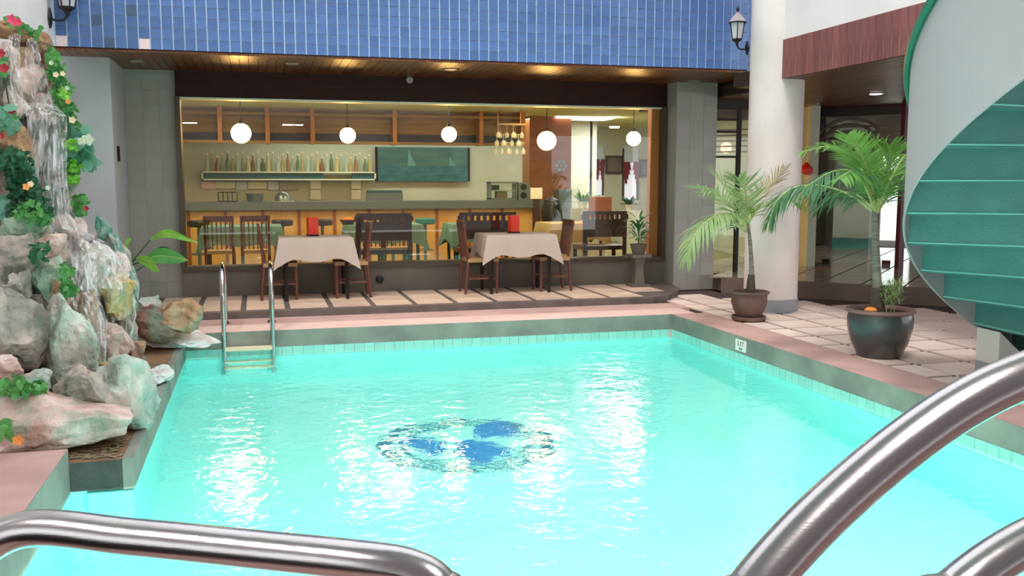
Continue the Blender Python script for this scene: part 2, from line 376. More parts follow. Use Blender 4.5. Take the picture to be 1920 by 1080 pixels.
# ------------------------------------------------------------ water surface
m, nt, b = new_mat('pool_water'); N, L = nt.nodes, nt.links; N.remove(b)
g = N.new('ShaderNodeBsdfGlass'); g.inputs['IOR'].default_value = 1.33; g.inputs['Roughness'].default_value = 0.0; g.inputs['Color'].default_value = (.97, 1, 1, 1)
tc = N.new('ShaderNodeTexCoord')
n1 = N.new('ShaderNodeTexNoise'); n1.inputs['Scale'].default_value = 9; n1.inputs['Detail'].default_value = 3; n1.inputs['Distortion'].default_value = .6
n2 = N.new('ShaderNodeTexNoise'); n2.inputs['Scale'].default_value = 2.2; n2.inputs['Detail'].default_value = 2
L.new(tc.outputs['Object'], n1.inputs['Vector']); L.new(tc.outputs['Object'], n2.inputs['Vector'])
ad = N.new('ShaderNodeMath'); ad.operation = 'MULTIPLY_ADD'; ad.inputs[1].default_value = 2.2; L.new(n2.outputs['Fac'], ad.inputs[0]); L.new(n1.outputs['Fac'], ad.inputs[2])
bp = N.new('ShaderNodeBump'); bp.inputs['Strength'].default_value = .24; bp.inputs['Distance'].default_value = .028
L.new(ad.outputs[0], bp.inputs['Height']); L.new(bp.outputs[0], g.inputs['Normal']); L.new(g.outputs[0], N['Material Output'].inputs[0])
M['water'] = m
wm = MB(); wm.v = [(PLX2, PNY, WZ), (PRX+.01, PNY, WZ), (PRX+.01, PF+.01, WZ), (PLX, PF+.01, WZ), (PLX, 5.61, WZ), (PLX2, 5.61, WZ)]; wm.f = [(0, 1, 2, 3, 4, 5)]
wo = wm.build('pool_water', M['water'], kind='structure'); 

# emblem on the pool floor : three blue fields inside a wavy ring
ec = Vector((1.58, 7.2, PB))
EM = empty('pool_emblem', ec, label='blue mosaic emblem of three petals inside an oval ring on the pool floor', cat='mosaic')
def blob(cx, cy, rx, ry, rot, seed, z=.008, n=18):
    pts = []
    for i in range(n):
        a = 2*PI*i/n; k = 1+.18*math.sin(3*a+seed)+.1*math.sin(5*a+seed*2)
        x, y = rx*k*math.cos(a), ry*k*math.sin(a)
        pts.append((cx+x*math.cos(rot)-y*math.sin(rot), cy+x*math.sin(rot)+y*math.cos(rot)))
    return MB().poly(pts, 0, z)
for (x, y, rx, ry, ro, s) in ((-.34, .06, .15, .26, .4, 1), (.06, -.20, .2, .26, 0, 2), (.32, .30, .19, .24, -.3, 3)):
    blob(x, y, rx, ry, ro, s).build('petal', M['emblem'], EM)
for r0, wd in ((.66, .035), (.54, .02)):
    ring = MB(); nn = 60
    for i in range(nn):
        a = 2*PI*i/nn; k = 1+.02*math.sin(9*a)
        for r_ in (r0-wd, r0+wd): ring.v.append((r_*k*math.cos(a), r_*k*math.sin(a)*.92, .006))
    for i in range(nn): j = (i+1) % nn; ring.f.append((2*i, 2*i+1, 2*j+1, 2*j))
    ring.build('ring', M['emblem2'], EM)

# ------------------------------------------------------------ blue tiled upper wall
bw = struct(MB().span((-1.95, 10.563, SOF), (6.4, 10.8, 6.2)), 'wall_back', M['grout'])
bt = MB().box((0, 0, 0), (.0995, .012, .1035)).mesh('tile', M['blue_tile'])
btd = MB().box((0, 0, 0), (.0995, .012, .1035)).mesh('tile', M['dark_tile'])
btp = MB().box((0, 0, 0), (.0995, .006, .1035)).mesh('tile', M['pink_tile'])
cnt = 0; rest = MB(); special = {(0, 0): btp, (7, 0): btp, (3, 2): btd, (6, 3): btd, (4, 0): btd}
for j in range(30):
    for i in range(73):
        x = -1.95+.02+.0565+i*.113; z = SOF+.03+.0535+j*.111
        if j < 5 and cnt < 300 and i < 70:
            me = special.get((i, j), bt)
            inst(me, 'tile', bw, (x, 10.557+random.uniform(-.0015, .0015), z)); cnt += 1
        else: rest.box((x, 10.557, z), (.0995, .012, .1035))
ro_ = rest.build('tiles', M['blue_tile'], bw, kind='stuff')
# left white wall and left block
struct(MB().span((-2.25, 2, SOF-.28), (-1.95, 10.57, 6.2)), 'wall_left', M['white_wall'])
struct(MB().span((-2.25, 2, -.1), (-1.97, 11.07, SOF-.28)), 'wall_left', M['white_wall'])
lb = struct(MB().span((-3.0, 11.07, 0), (-1.5, 12.6, SOF)), 'wall_left_block', M['block'])
lw = struct(MB().span((-1.5, 12.16, 0), (-.92, 12.4, SOF)), 'wall_left_panel', M['tile_joint'])
bm1 = MB().box((0, 0, 0), (.189, .02, .189)).mesh('tile', M['beige_tile'])
for i in range(3):
    for j in range(15):
        if .19*(j+1)+TZ > SOF: continue
        inst(bm1, 'tile', lw, (-1.5+.1+.193*i, 12.166, TZ+.097+.193*j))
# plate on the block's inner face
MB().span((-1.5, 11.32, 1.72), (-1.485, 11.44, 1.89)).build('wall_plate', M['dark_wood'], label='small brown plate on the side of the pale left pier', cat='plate')
# soffit of planks
sf = struct(MB().span((-2.2, 10.57, SOF+.015), (6.6, 12.6, SOF+.2)), 'ceiling_soffit', M['plank_gap'])
pk = MB().box((0, 0, 0), (.094, 1.6, .02)).mesh('plank', M['plank'])
for i in range(84): inst(pk, 'plank', sf, (-1.95+.05+i*.1, 11.345, SOF+.005))
struct(MB().span((-2.2, 10.55, SOF-.004), (5.86, 10.57, SOF+.03)), 'trim_4', M['dark_wood'])
# dark wood band over the window, low wall under it, window
struct(MB().span((-.92, 12.07, 2.51), (5.5, 12.3, SOF)), 'wall_window_head', M['dark_wood'])
struct(MB().span((-.92, 12.07, 0), (5.5, 12.3, .42)), 'wall_window_base', M['kerb_wall'])
W1 = empty('window_1', (0, 0, 0), kind='structure')
MB().span((-.92, 12.03, .40), (5.5, 12.34, .45)).build('window_sill', M['frame_dark'], W1)
MB().span((-.93, 12.04, .45), (-.87, 12.3, 2.51)).build('frame', M['frame_dark'], W1)
MB().span((5.43, 12.04, .45), (5.5, 12.3, 2.51)).build('frame', M['frame_dark'], W1)
MB().span((5.32, 12.18, .45), (5.43, 12.32, 2.51)).build('frame', M['gold_frame'], W1)
MB().span((-.87, 12.1, 2.49), (5.43, 12.3, 2.515)).build('frame', M['cream_trim'], W1)
for a, b_ in ((-.87, 1.93), (1.935, 5.32)):
    MB().span((a, 12.195, .45), (b_, 12.203, 2.49)).build('pane', M['glass'], W1)
# right pier with square tiles
bm2 = MB().box((0, 0, 0), (.196, .02, .19)).mesh('tile', M['beige_tile'])
rp = struct(MB().span((5.5, 11.77, 0), (6.1, 12.5, SOF)), 'wall_pier', M['tile_joint'])
for i in range(3):
    for j in range(15):
        if .19*(j+1) > SOF: continue
        inst(bm2, 'tile', rp, (5.5+.1+.2*i, 11.776, .097+.193*j))
for i in range(2):
    for j in range(15):
        inst(bm1, 'tile', rp, (5.506, 11.77+.1+.193*i, .097+.193*j), (0, 0, PI/2))
# small vent in the low wall, camera-like spotlight under the soffit
v = MB(); v.lathe([(.05, 0), (.05, .02), (.03, .03)], n=14); vo = v.build('wall_vent', M['black'], label='small dark round vent in the low wall between the tables', cat='vent')
p = at(712, 523, 12.06); vo.location = p; vo.rotation_euler = (PI/2, 0, 0)
SP = empty('spotlight', at(767, 150, 11.9), label='small grey spotlight fixed to the dark beam above the window', cat='spotlight')
MB().lathe([(.035, 0), (.045, .05), (.03, .06)], n=14).build('lamp_head', M['off_lamp'], SP).rotation_euler = (PI/2, 0, 0)
MB().box((0, .06, .06), (.03, .12, .03)).build('bracket', M['off_lamp'], SP)
MB().lathe([(.03, 0), (.03, .05)], (0, 0, .06), n=12).build('mount', M['off_lamp'], SP)

# ------------------------------------------------------------ column, right wall, fascia, right ceiling
CX, CY, CR = 5.76, 9.68, .305
struct(MB().lathe([(CR, .15), (CR, 6.2)], (CX, CY, 0), 40), 'column', M['column'], True)
struct(MB().lathe([(CR+.012, 0), (CR+.012, .15), (CR, .152)], (CX, CY, 0), 40), 'column_base', M['grey_base'], True)
struct(MB().span((5.66, 1.5, 3.05), (5.9, 9.55, 6.2)), 'wall_right', M['white_wall'])
fa = struct(MB().span((5.675, 1.5, 2.63), (5.85, 9.6, 3.05)), 'wall_right_fascia', M['plank_gap'])
fb = MB().box((0, 0, 0), (.03, .108, .42)).mesh('board', M['fascia'])
for i in range(70): inst(fb, 'board', fa, (5.665, 9.55-i*.1135, 2.84))
rc = struct(MB().poly([(5.68, 1.6), (13, 1.6), (13, 8.8), (7.2, 14.6), (6.15, 14.6), (6.15, 10.55), (5.68, 10.55)], 2.645, 2.8), 'ceiling', M['plank_gap'])
pk2 = MB().box((0, 0, 0), (.144, 13, .02)).mesh('plank', M['plank'])
for i in range(48):
    x = 5.76+.15*i; ymax = min(14.6, 21.8-x) if x > 6.2 else 10.5; L_ = ymax-1.5
    inst(pk2, 'plank', rc, (x, 1.5+L_/2, 2.638), scale=(1, L_/13, 1))

# ------------------------------------------------------------ lobby, turned 45 degrees
u = Vector((.7071, -.7071, 0)); nv = Vector((.7071, .7071, 0)); ROT = Matrix.Rotation(-PI/4, 3, 'Z')
def lp(a, d, z): return u*a + nv*d + Vector((0, 0, z))       # a along, d depth
def lbox(a0, a1, d0, d1, z0, z1): return MB().box(tuple(lp((a0+a1)/2, (d0+d1)/2, (z0+z1)/2)), (a1-a0, d1-d0, z1-z0), ROT)
LZ = .2
lf = struct(lbox(-3.8, 6, 12.36, 22, -.1, LZ-.012), 'floor_lobby', M['deck_joint'])
struct(lbox(-3.8, 6, 12.34, 12.4, -.05, LZ), 'step_riser', M['riser'])
lt = MB().box((0, 0, 0), (.475, .475, .02)).mesh('tile', M['lobby_tile'])
c_ = 0
for j in range(14):
    for i in range(-8, 8):
        q = lp(.25+.5*i, 12.65+.5*j, LZ-.008)
        if q.y > 11.9 and q.x < 6.6: continue
        inst(lt, 'tile', lf, q, (0, 0, -PI/4))
struct(lbox(-5, 6, 15.3, 15.5, 2.5, 2.66), 'beam_lobby', M['beam'])
struct(lbox(-5, 6, 15.4, 23, 3.1, 3.3), 'ceiling_lobby', M['white_wall'])
# back wall with a gap (doorway to the sunny street)
struct(lbox(-6.4, -4.05, 20.0, 20.2, 0, 3.1), 'wall_lobby', M['dark_wood'])
struct(lbox(-4.05, -2.95, 20.0, 20.2, 0, 3.1), 'wall_lobby', M['lobby_back'])
struct(lbox(-2.35, 6, 20.0, 20.2, 0, 3.1), 'wall_lobby', M['lobby_back'])
struct(lbox(-2.95, -2.35, 20.0, 20.2, 2.0, 3.1), 'wall_lobby', M['lobby_back'])
struct(lbox(-6, 6, 22, 40, -.1, .15), 'floor_street', M['outside'])
# glass front: posts, fan-shaped fanlight grille, clips, door posts
gf = empty('window_2', (0, 0, 0), kind='structure')
for a0, a1 in ((-5, -3.3), (-3.28, -2.4), (-2.38, -1.9), (-1.88, -1.1)):
    lbox(a0, a1, 15.40, 15.41, LZ, 2.5).build('pane', M['clear'], gf)
for z in (1.98, 2.07, 2.16, 2.25, 2.34):
    lbox(-5, -1.15, 15.37, 15.43, z-.014, z+.014).build('bar', M['riser'], gf)
pc = lp(-2.75, 15.35, 1.98)
for r_ in (.2, .32, .44, .54):
    pts = [pc + u*(r_*math.cos(a)) + Vector((0, 0, r_*.9*math.sin(a))) for a in [PI*k/14 for k in range(15)]]
    MB().tube(pts, .02, 6).build('arch_bar', M['riser'], gf, True)
c1 = MB().box((0, 0, 0), (.12, .05, .06)).mesh('door_clip', M['black']); c2 = MB().box((0, 0, 0), (.12, .05, .07)).mesh('door_clip', M['maroon'])
inst(c1, 'door_clip', gf, lp(-3.04, 15.4, LZ+.03), (0, 0, -PI/4)); inst(c2, 'door_clip', gf, lp(-2.14, 15.4, LZ+.04), (0, 0, -PI/4))
q = at(1690, 400, 11.9)
MB().box((q.x, q.y, 1.3), (.09, .09, 2.7)).build('door_post', M['maroon'], label='dark maroon post at the right of the bright lobby doorway', cat='post')
# reception counter and dark doors in the lobby
q = lp(-3.3, 19.2, 0)
rcn = empty('reception_counter', (q.x, q.y, LZ), -PI/4, label='beige counter with a dark top in the lobby beside the bright doorway', cat='counter')
MB().box((0, 0, .47), (.66, .6, .94)).build('counter_body', M['cream_wall'], rcn)
MB().box((0, -.02, .97), (.74, .7, .06)).build('counter_top', M['bar_top'], rcn)
MB().box((0, -.01, .1), (.68, .62, .2)).build('kick_panel', M['teal'], rcn)
for k, a in enumerate((-4.62, -4.18)):
    q = lp(a, 19.9, 0)
    d = empty('lobby_door', (q.x, q.y, LZ), -PI/4, label=('dark wooden door leaf in the lobby, nearer the round column', 'dark wooden door leaf in the lobby, nearer the beige counter')[k], cat='door')
    MB().box((0, 0, 1.0), (.42, .06, 2.0)).build('leaf', M['settee'], d); MB().box((.12, -.05, 1), (.03, .04, .3)).build('handle', M['chrome'], d)
# red and white garland ball behind the leaves
q = at(1512, 316, 12.6)
gd = empty('hanging_decoration', q, label='red and white paper decoration hanging in the lobby behind the palm leaves', cat='decoration')
MB().lathe([(.0, -.1), (.09, -.06), (.1, 0), (.02, .09)], n=14, cap=False).build('red_cap', M['red_menu'], gd, True)
MB().lathe([(.0, -.25), (.08, -.22), (.12, -.16), (.06, -.08)], (.1, 0, 0), n=14, cap=False).build('white_ball', M['white'], gd, True)
MB().tube([(0, 0, .05), (0, 0, 2.62-q.z)], .004, 5).build('string', M['white'], gd)

# partition glass between pier and column
g2 = empty('window_3', (0, 0, 0), kind='structure')
MB().span((6.1, 12.1, .2), (7.3, 12.108, 2.5)).build('pane', M['clear'], g2)
for x in (6.62,): MB().span((x-.025, 12.07, .1), (x+.025, 12.13, 2.6)).build('mullion', M['beam'], g2)
for z in (1.84, 2.19, 2.36): MB().span((6.1, 12.08, z-.015), (6.62, 12.12, z+.015)).build('bar', M['beam'], g2)
struct(MB().span((6.1, 12.05, 2.5), (7.6, 12.2, 2.7)), 'beam_partition', M['beam'])
struct(MB().poly([(6.1, 11.4), (6.9, 10.6), (8, 12.1), (6.1, 12.1)], 0, LZ-.013), 'floor_landing', M['riser'])

# ------------------------------------------------------------ restaurant interior
FI = .1
RP = [(-4, 12.3), (8.1, 12.3), (8.3, 13.5), (9.6, 20.5), (-4, 20.5)]
struct(MB().poly(RP, 0, FI), 'floor_restaurant', M['floor_in'])
struct(MB().poly(RP, 2.72, 2.85), 'ceiling_restaurant', M['ceil_in'])
struct(MB().span((-4, 18.5, 0), (6.75, 18.7, 2.72)), 'wall_restaurant_back', M['cream_wall'])
struct(MB().span((-4.1, 12.3, 0), (-3.9, 18.5, 2.72)), 'wall_restaurant_left', M['cream_wall'])
struct(MB().span((6.7, 18.5, 0), (6.85, 20.4, 2.72)), 'wall_restaurant_side', M['cream_wall'])
struct(MB().span((6.75, 20.3, 0), (9.6, 20.5, 2.72)), 'wall_restaurant_far', M['cream_wall'])
struct(MB().poly([(8.1, 12.6), (8.25, 12.6), (8.45, 13.5), (9.75, 20.5), (9.6, 20.5), (8.3, 13.5)], 0, 3.1), 'wall_restaurant_right', M['cream_wall'])
def px(x0, y0, x1, y1, Y):
    a = at(x0, y1, Y); b = at(x1, y0, Y); return a.x, a.z, b.x, b.z
def pxbox(name, x0, y0, x1, y1, Y, dep, m, parent=None, **k):
    a, b, c, d = px(x0, y0, x1, y1, Y)
    o = MB().box((0, dep/2, (d-b)/2), (c-a, dep, d-b)).build(name, m, parent, **k); o.location = ((a+c)/2, Y, b); return o
# bar
a, b_, c, d = px(340, 373, 1012, 388, 16.2)
bar = empty('bar_counter', ((a+c)/2, 16.2, FI), label='long bar with yellow panelled front and grey green top at the back of the restaurant', cat='bar counter')
wd = c-a
MB().box((0, .3, .46), (wd, .5, .92)).build('bar_front', M['bar_front'], bar)
MB().box((0, .3, .985), (wd+.1, .75, .13)).build('worktop', M['bar_top'], bar)
tr = MB().box((0, 0, .46), (.05, .02, .92)).mesh('trim_strip', M['orange_wood'])
for i in range(11): inst(tr, 'trim_strip', bar, (-wd/2+.1+i*(wd-.2)/10, .04, 0))
# hanging canopy over the bar
cn = empty('bar_canopy', (0, 16.3, 2.12), label='wooden canopy frame with navy lower panels hanging above the bar', cat='canopy')
a, b_, c, d = px(335, 218, 985, 272, 16.2)
MB().span((a, 0, 0), (c, .06, .05)).build('bottom_rail', M['rack_wood'], cn)
MB().span((a, 0, d-2.12-.05), (c, .06, d-2.12)).build('top_rail', M['rack_wood'], cn)
MB().span((a, .3, .05), (c, .34, .6)).build('back_panel', M['rack_wood'], cn)
MB().span((a, .26, .05), (c, .3, .19)).build('navy_panel', M['navy'], cn)
for x in (412, 502, 587, 742, 905, 984):
    xx = at(x, 250, 16.2).x; MB().span((xx-.035, -.01, .0), (xx+.035, .3, .6)).build('post', M['gold_frame'], cn)
# bottle shelf
sh = empty('bottle_shelf', (0, 18.1, 1.6), label='long teal shelf with pale edging carrying bottles behind the bar', cat='shelf')
a, b_, c, d = px(378, 322, 705, 338, 18.1); zt = d-1.6; zb = b_-1.6
MB().span((a, 0, zb), (c, .3, zb+.025)).build('bottom_edge', M['cream_trim'], sh); MB().span((a, 0, zt-.025), (c, .35, zt)).build('top_board', M['cream_trim'], sh)
MB().span((a, 0, zb), (a+.03, .3, zt)).build('end_edge', M['cream_trim'], sh); MB().span((c-.03, 0, zb), (c, .3, zt)).build('end_edge', M['cream_trim'], sh)
x6 = at(606, 330, 18.1).x; x66 = at(660, 330, 18.1).x
MB().span((a+.03, .04, zb+.025), (x6, .08, zt-.025)).build('teal_panel', M['teal_panel'], sh); MB().span((x66, .04, zb+.025), (c-.03, .08, zt-.025)).build('teal_panel', M['teal_panel'], sh)
bcol = [('clear', mat('clear_bottle', (190, 200, 176), .1, spec=.8, alpha=.6)), ('amber', mat('amber_bottle', (160, 110, 62), .12, spec=.8, alpha=.75)), ('green', mat('green_bottle', (110, 132, 96), .12, spec=.8, alpha=.7)), ('pale gold', mat('gold_bottle', (206, 186, 128), .12, spec=.8, alpha=.8))]
bshapes = [[(.036, 0), (.036, .17), (.014, .24), (.013, .32), (.016, .33)], [(.045, 0), (.045, .13), (.02, .19), (.014, .27), (.017, .28)], [(.03, 0), (.034, .2), (.012, .27), (.012, .36), (.015, .37)]]
protos = {}
for i in range(34):
    ci = [0, 3, 1, 0, 2, 3, 0][i % 7]; si = (i*5) % 3
    key = (ci, si)
    if key not in protos:
        protos[key] = (MB().lathe(bshapes[si], n=10).mesh('glass_body', bcol[ci][1], True), MB().lathe([(.018, bshapes[si][-1][1]-.03), (.018, bshapes[si][-1][1]+.005)], n=8).mesh('cap', M['cream_plastic']))
    o = bpy.data.objects.new('bottle', protos[key][0]); col.objects.link(o)
    xx = a+.1+(c-a-.2)*i/33
    o.location = (xx, 18.1+.1+.1*(i % 2), d)
    tag(o, '%s glass bottle in the row on the teal shelf behind the bar' % bcol[ci][0], 'bottle', '%s bottles on the bar shelf' % bcol[ci][0])
    inst(protos[key][1], 'cap', o, (0, 0, 0))
# lower back wall cupboards
cup = empty('wall_cupboard', (0, 18.42, 1.15), label='row of pale square cupboard fronts below the bottle shelf', cat='cupboard')
for k, (x0, y0, x1, y1, mk) in enumerate(((378, 341, 404, 354, 'pink_tile'), (405, 341, 423, 353, 'cream_trim'), (424, 341, 441, 353, 'cream_trim'), (443, 341, 463, 356, 'grout'), (465, 341, 500, 354, 'cream_trim'), (503, 341, 522, 356, 'grout'), (524, 341, 560, 356, 'beige_tile'), (582, 338, 601, 354, 'white'), (582, 356, 601, 374, 'white'), (659, 338, 676, 354, 'white'), (659, 356, 676, 374, 'white'))):
    A_, B_, C_, D_ = px(x0, y0, x1, y1, 18.42); MB().span((A_, 0, B_-1.15), (C_, .08, D_-1.15)).build('cupboard_front', M[mk], cup)
# things on the bar
bt_z = FI+1.05
def onbar(x, Y=16.4): return Vector((at(x, 372, Y).x, Y, bt_z))
wb = empty('wire_basket', onbar(427), label='dark wire basket on the bar at the left', cat='basket')
fr = MB()
for z in (0.01, .16):
    fr.tube([(-.15, -.1, z), (.15, -.1, z), (.15, .1, z), (-.15, .1, z), (-.15, -.1, z)], .006, 5)
for x in (-.15, -.075, 0, .075, .15):
    for y in (-.1, .1): fr.tube([(x, y, .01), (x, y, .16)], .004, 4)
fr.build('wire_frame', M['black_metal'], wb)
MB().lathe([(.02, 0), (.12, .0), (.15, .13), (.155, .14), (.14, .14), (.11, .02)], n=16, cap=False).build('bowl', M['steel_grey'], None, True, label='pale blue bowl on the bar between the wire basket and the steel cover', cat='bowl').location = onbar(478)
dm = empty('dish_cover', onbar(530), label='domed grey dish cover on a plate on the bar', cat='dish cover')
MB().lathe([(.14, 0), (.13, .07), (.09, .13), (.03, .155), (.012, .16), (.012, .18)], (0, 0, .012), 18).build('dome', M['steel_grey'], dm, True)
MB().lathe([(.19, 0), (.2, .012)], n=20).build('plate', M['white'], dm)
tb = empty('display_box', onbar(722), label='long teal box with glass lid on the bar below the sea painting', cat='box')
MB().box((0, .1, .07), (.62, .25, .14)).build('box_body', M['steel_grey'], tb); MB().box((0, .1, .16), (.6, .23, .05)).build('box_lid', M['teal_panel'], tb)
# painting of boats at sea (generic)
pt = empty('sea_painting', at(794, 340, 18.4), label='wide teal seascape painting on the wall behind the bar', cat='painting')
a, b_, c, d = px(708, 277, 880, 340, 18.4); ww = (c-a)/2; hh = d-b_
m = mat('sea_paint', (44, 92, 94), .5, c2=(74, 108, 96), scale=2.2, stretch=(.7, 1, 3)); MB().span((-ww, 0, 0), (ww, .05, hh)).build('canvas', m, pt)
for x in (-ww, ww): MB().span((x-.02, -.02, 0), (x+.02, .05, hh)).build('frame', M['dark_wood'], pt)
MB().span((-ww, -.01, 0), (ww, .0, hh*.45)).build('sea', mat('sea_low', (30, 86, 92), .5, c2=(52, 112, 116), scale=4, stretch=(1, 1, 4)), pt)
for x, s_ in ((-ww*.35, 1), (ww*.55, .8)):
    sb = MB(); k = len(sb.v); sb.v += [(x, -.02, hh*.45), (x+.18*s_, -.02, hh*.45), (x+.02, -.02, hh*.9*s_+.02)]; sb.f.append((k, k+1, k+2)); sb.build('sail', M['cloth_teal'], pt)
# hanging glass rack
hg = empty('glass_rack', at(955, 245, 15.6), label='wine glasses hanging in a sparkling cluster from the canopy end', cat='glass rack')
MB().box((0, 0, .1), (.5, .3, .03)).build('rack_board', M['rack_wood'], hg)
MB().tube([(-.2, 0, .1), (-.2, 0, 2.72-at(955, 245, 15.6).z)], .008, 6).build('hanger', M['gold_frame'], hg); MB().tube([(.2, 0, .1), (.2, 0, 2.72-at(955, 245, 15.6).z)], .008, 6).build('hanger', M['gold_frame'], hg)
gl = MB().lathe([(.035, 0), (.035, -.004), (.005, -.01), (.005, -.1), (.035, -.13), (.04, -.17), (.032, -.2)], n=10, cap=False).mesh('wine_glass', mat('thin_glass', (230, 226, 205), .08, alpha=.45, spec=1), True)
for i in range(6):
    for j in range(3):
        o = inst(gl, 'wine_glass', hg, (-.22+i*.088, -.1+j*.1, .08-.14*((i+j) % 3)))
# display case, sign, microwave-ish things right of the bar
dc = empty('display_case', onbar(945, 16.35), label='glass fronted display case on the right end of the bar', cat='display case')
MB().box((0, .15, .02), (.5, .3, .04)).build('case_base', M['steel_grey'], dc); MB().box((0, .15, .32), (.5, .3, .03)).build('case_top', M['steel_grey'], dc)
for x in (-.24, .24): MB().box((x, .15, .17), (.02, .3, .3)).build('case_side', M['steel_grey'], dc)
MB().box((0, .005, .17), (.46, .008, .27)).build('case_glass', M['clear'], dc)
MB().box((0, .16, .17), (.46, .26, .012)).build('case_shelf', M['cream_trim'], dc)
MB().box((-.02, .14, .1), (.2, .15, .12)).build('cake', M['cloth_olive'], dc); MB().box((-.14, .14, .23), (.14, .15, .09)).build('cake', M['leaf_dark'], dc)
cm = empty('coffee_machine', onbar(982, 16.35), label='small steel machine with round dials beside the display case', cat='coffee machine')
MB().box((0, .12, .16), (.2, .24, .32)).build('machine_body', M['steel_grey'], cm)
for z in (.09, .24): MB().lathe([(.06, 0), (.055, .02)], n=14).build('dial', M['black'], cm).location = (0, 0, z)
for o in cm.children:
    if o.name.startswith('dial'): o.rotation_euler = (PI/2, 0, 0)
pxbox('white_sign', 995, 352, 1017, 373, 15.5, .03, M['white'], label='blank white square sign beside the steel machine', cat='sign')
pxbox('sign_stand', 1000, 373, 1012, 500, 15.52, .03, M['settee'], label='dark post carrying the white square sign', cat='stand')
# wooden pillar panel
struct(MB().span((at(993, 300, 17.2).x, 17.2, FI), (at(1071, 300, 17.2).x, 17.7, 2.72)), 'wall_wood_pillar', M['orange_wood'])
fl = MB(); pc = at(1052, 311, 17.17)
for k in range(6):
    a = PI/3*k; fl.lathe([(.035, 0), (.03, .02)], (pc.x+.075*math.cos(a), 0, 0), 8)
fo = MB()
for k in range(6):
    a = PI/3*k; q = Vector((.085*math.cos(a), 0, .085*math.sin(a))); fo.tube([q, q+Vector((0, -.02, 0))], .036, 8)
fo.tube([(0, 0, 0), (0, -.02, 0)], .03, 8)
o = fo.build('rosette_reflection', M['steel_grey'], label='grey flower shaped ornament on the orange brown wooden pillar', cat='reflection'); o.location = pc  # a reflection modelled as grey discs on the pillar face
# black office chair and grey cabinet behind the table
och = empty('office_chair', at(1040, 400, 15.6)*1.0, label='black padded chair in front of the orange brown pillar', cat='chair')
och.location.z = FI
MB().lathe([(.2, 0), (.22, .03), (.2, .07)], (0, 0, .45), 16).build('seat', M['black'], och, True)
MB().lathe([(.02, 0), (.17, .06), (.19, .3), (.13, .52), (.0, .58)], (0, .18, .55), 14, False).build('backrest', M['black'], och, True)
MB().tube([(0, 0, .05), (0, 0, .45)], .03, 8).build('post', M['steel_grey'], och)
for k in range(5): MB().tube([(0, 0, .08), (.25*math.cos(k*1.257), .25*math.sin(k*1.257), .03)], .02, 6).build('leg', M['black'], och)
pxbox('grey_cabinet', 1048, 355, 1072, 420, 16.9, .3, M['steel_grey'], label='grey cabinet under the wooden pillar beside the black chair', cat='cabinet')
# far wall windows with curtains and framed pictures
def cwin(idx, x0, y0, x1, y1, curt, label):
    w_ = empty('window_%d' % idx, (0, 0, 0), kind='structure')
    a, b_, c, d = px(x0, y0, x1, y1, 20.26)
    MB().span((a, 20.24, b_), (c, 20.28, d)).build('pane', M['sheer'], w_)
    MB().span((a-.03, 20.2, b_-.05), (c+.03, 20.26, b_)).build('window_sill', M['white'], w_)
    for x in (a, c): MB().span((x-.02, 20.2, b_), (x+.02, 20.26, d)).build('frame', M['frame_dark'], w_)
    if curt:
        cz = b_+(d-b_)*.72
        MB().span((a, 20.17, cz), (c, 20.22, d)).build('window_blind', M['grout'], w_)
        t_ = MB()
        for s_ in (0, 1):
            for k in range(4):
                x = (a + (c-a)*.09*k) if s_ == 0 else (c - (c-a)*.09*k)
                t_.tube([(x, 20.15, cz+.02), (x+(.04 if s_ == 0 else -.04), 20.15, cz-(cz-b_)*(.55-.12*k))], .03, 6)
        t_.build('curtain', M['curtain'], w_)
cwin(4, 1083, 292, 1105, 338, False, ''); cwin(5, 1114, 275, 1130, 366, True, ''); cwin(6, 1167, 278, 1195, 376, True, '')
def picture(x0, y0, x1, y1, label):
    a, b_, c, d = px(x0, y0, x1, y1, 20.24); o = empty('framed_picture', ((a+c)/2, 20.24, b_), label=label, cat='picture')
    MB().span((-(c-a)/2, 0, 0), ((c-a)/2, .04, d-b_)).build('frame', M['settee'], o); MB().span((-(c-a)/2+.05, -.006, .05), ((c-a)/2-.05, 0, d-b_-.05)).build('print', M['kerb_wall'], o)
picture(1136, 292, 1169, 326, 'dark framed picture between the two curtained windows at the far wall'); picture(1199, 299, 1224, 332, 'dark framed picture right of the wider curtained window')
# planter box and bushes
pb = pxbox('planter_box', 1115, 369, 1147, 410, 15.0, .3, M['orange_wood'], label='orange brown wooden planter box near the curtained windows', cat='planter')
# ceiling lights inside
pn = MB().box((0, 0, 0), (1.15, .6, .03)).build('ceiling_panel_light', M['tube'], label='lit rectangular ceiling panel in the restaurant', cat='light'); pn.location = (at(1082, 237, 17.6).x, 17.4, 2.70)
MB().lathe([(.09, 0), (.1, .03)], n=16).build('round_ceiling_light', M['spot'], label='small round white light on the restaurant ceiling', cat='light').location = at(1152, 240, 17.2)
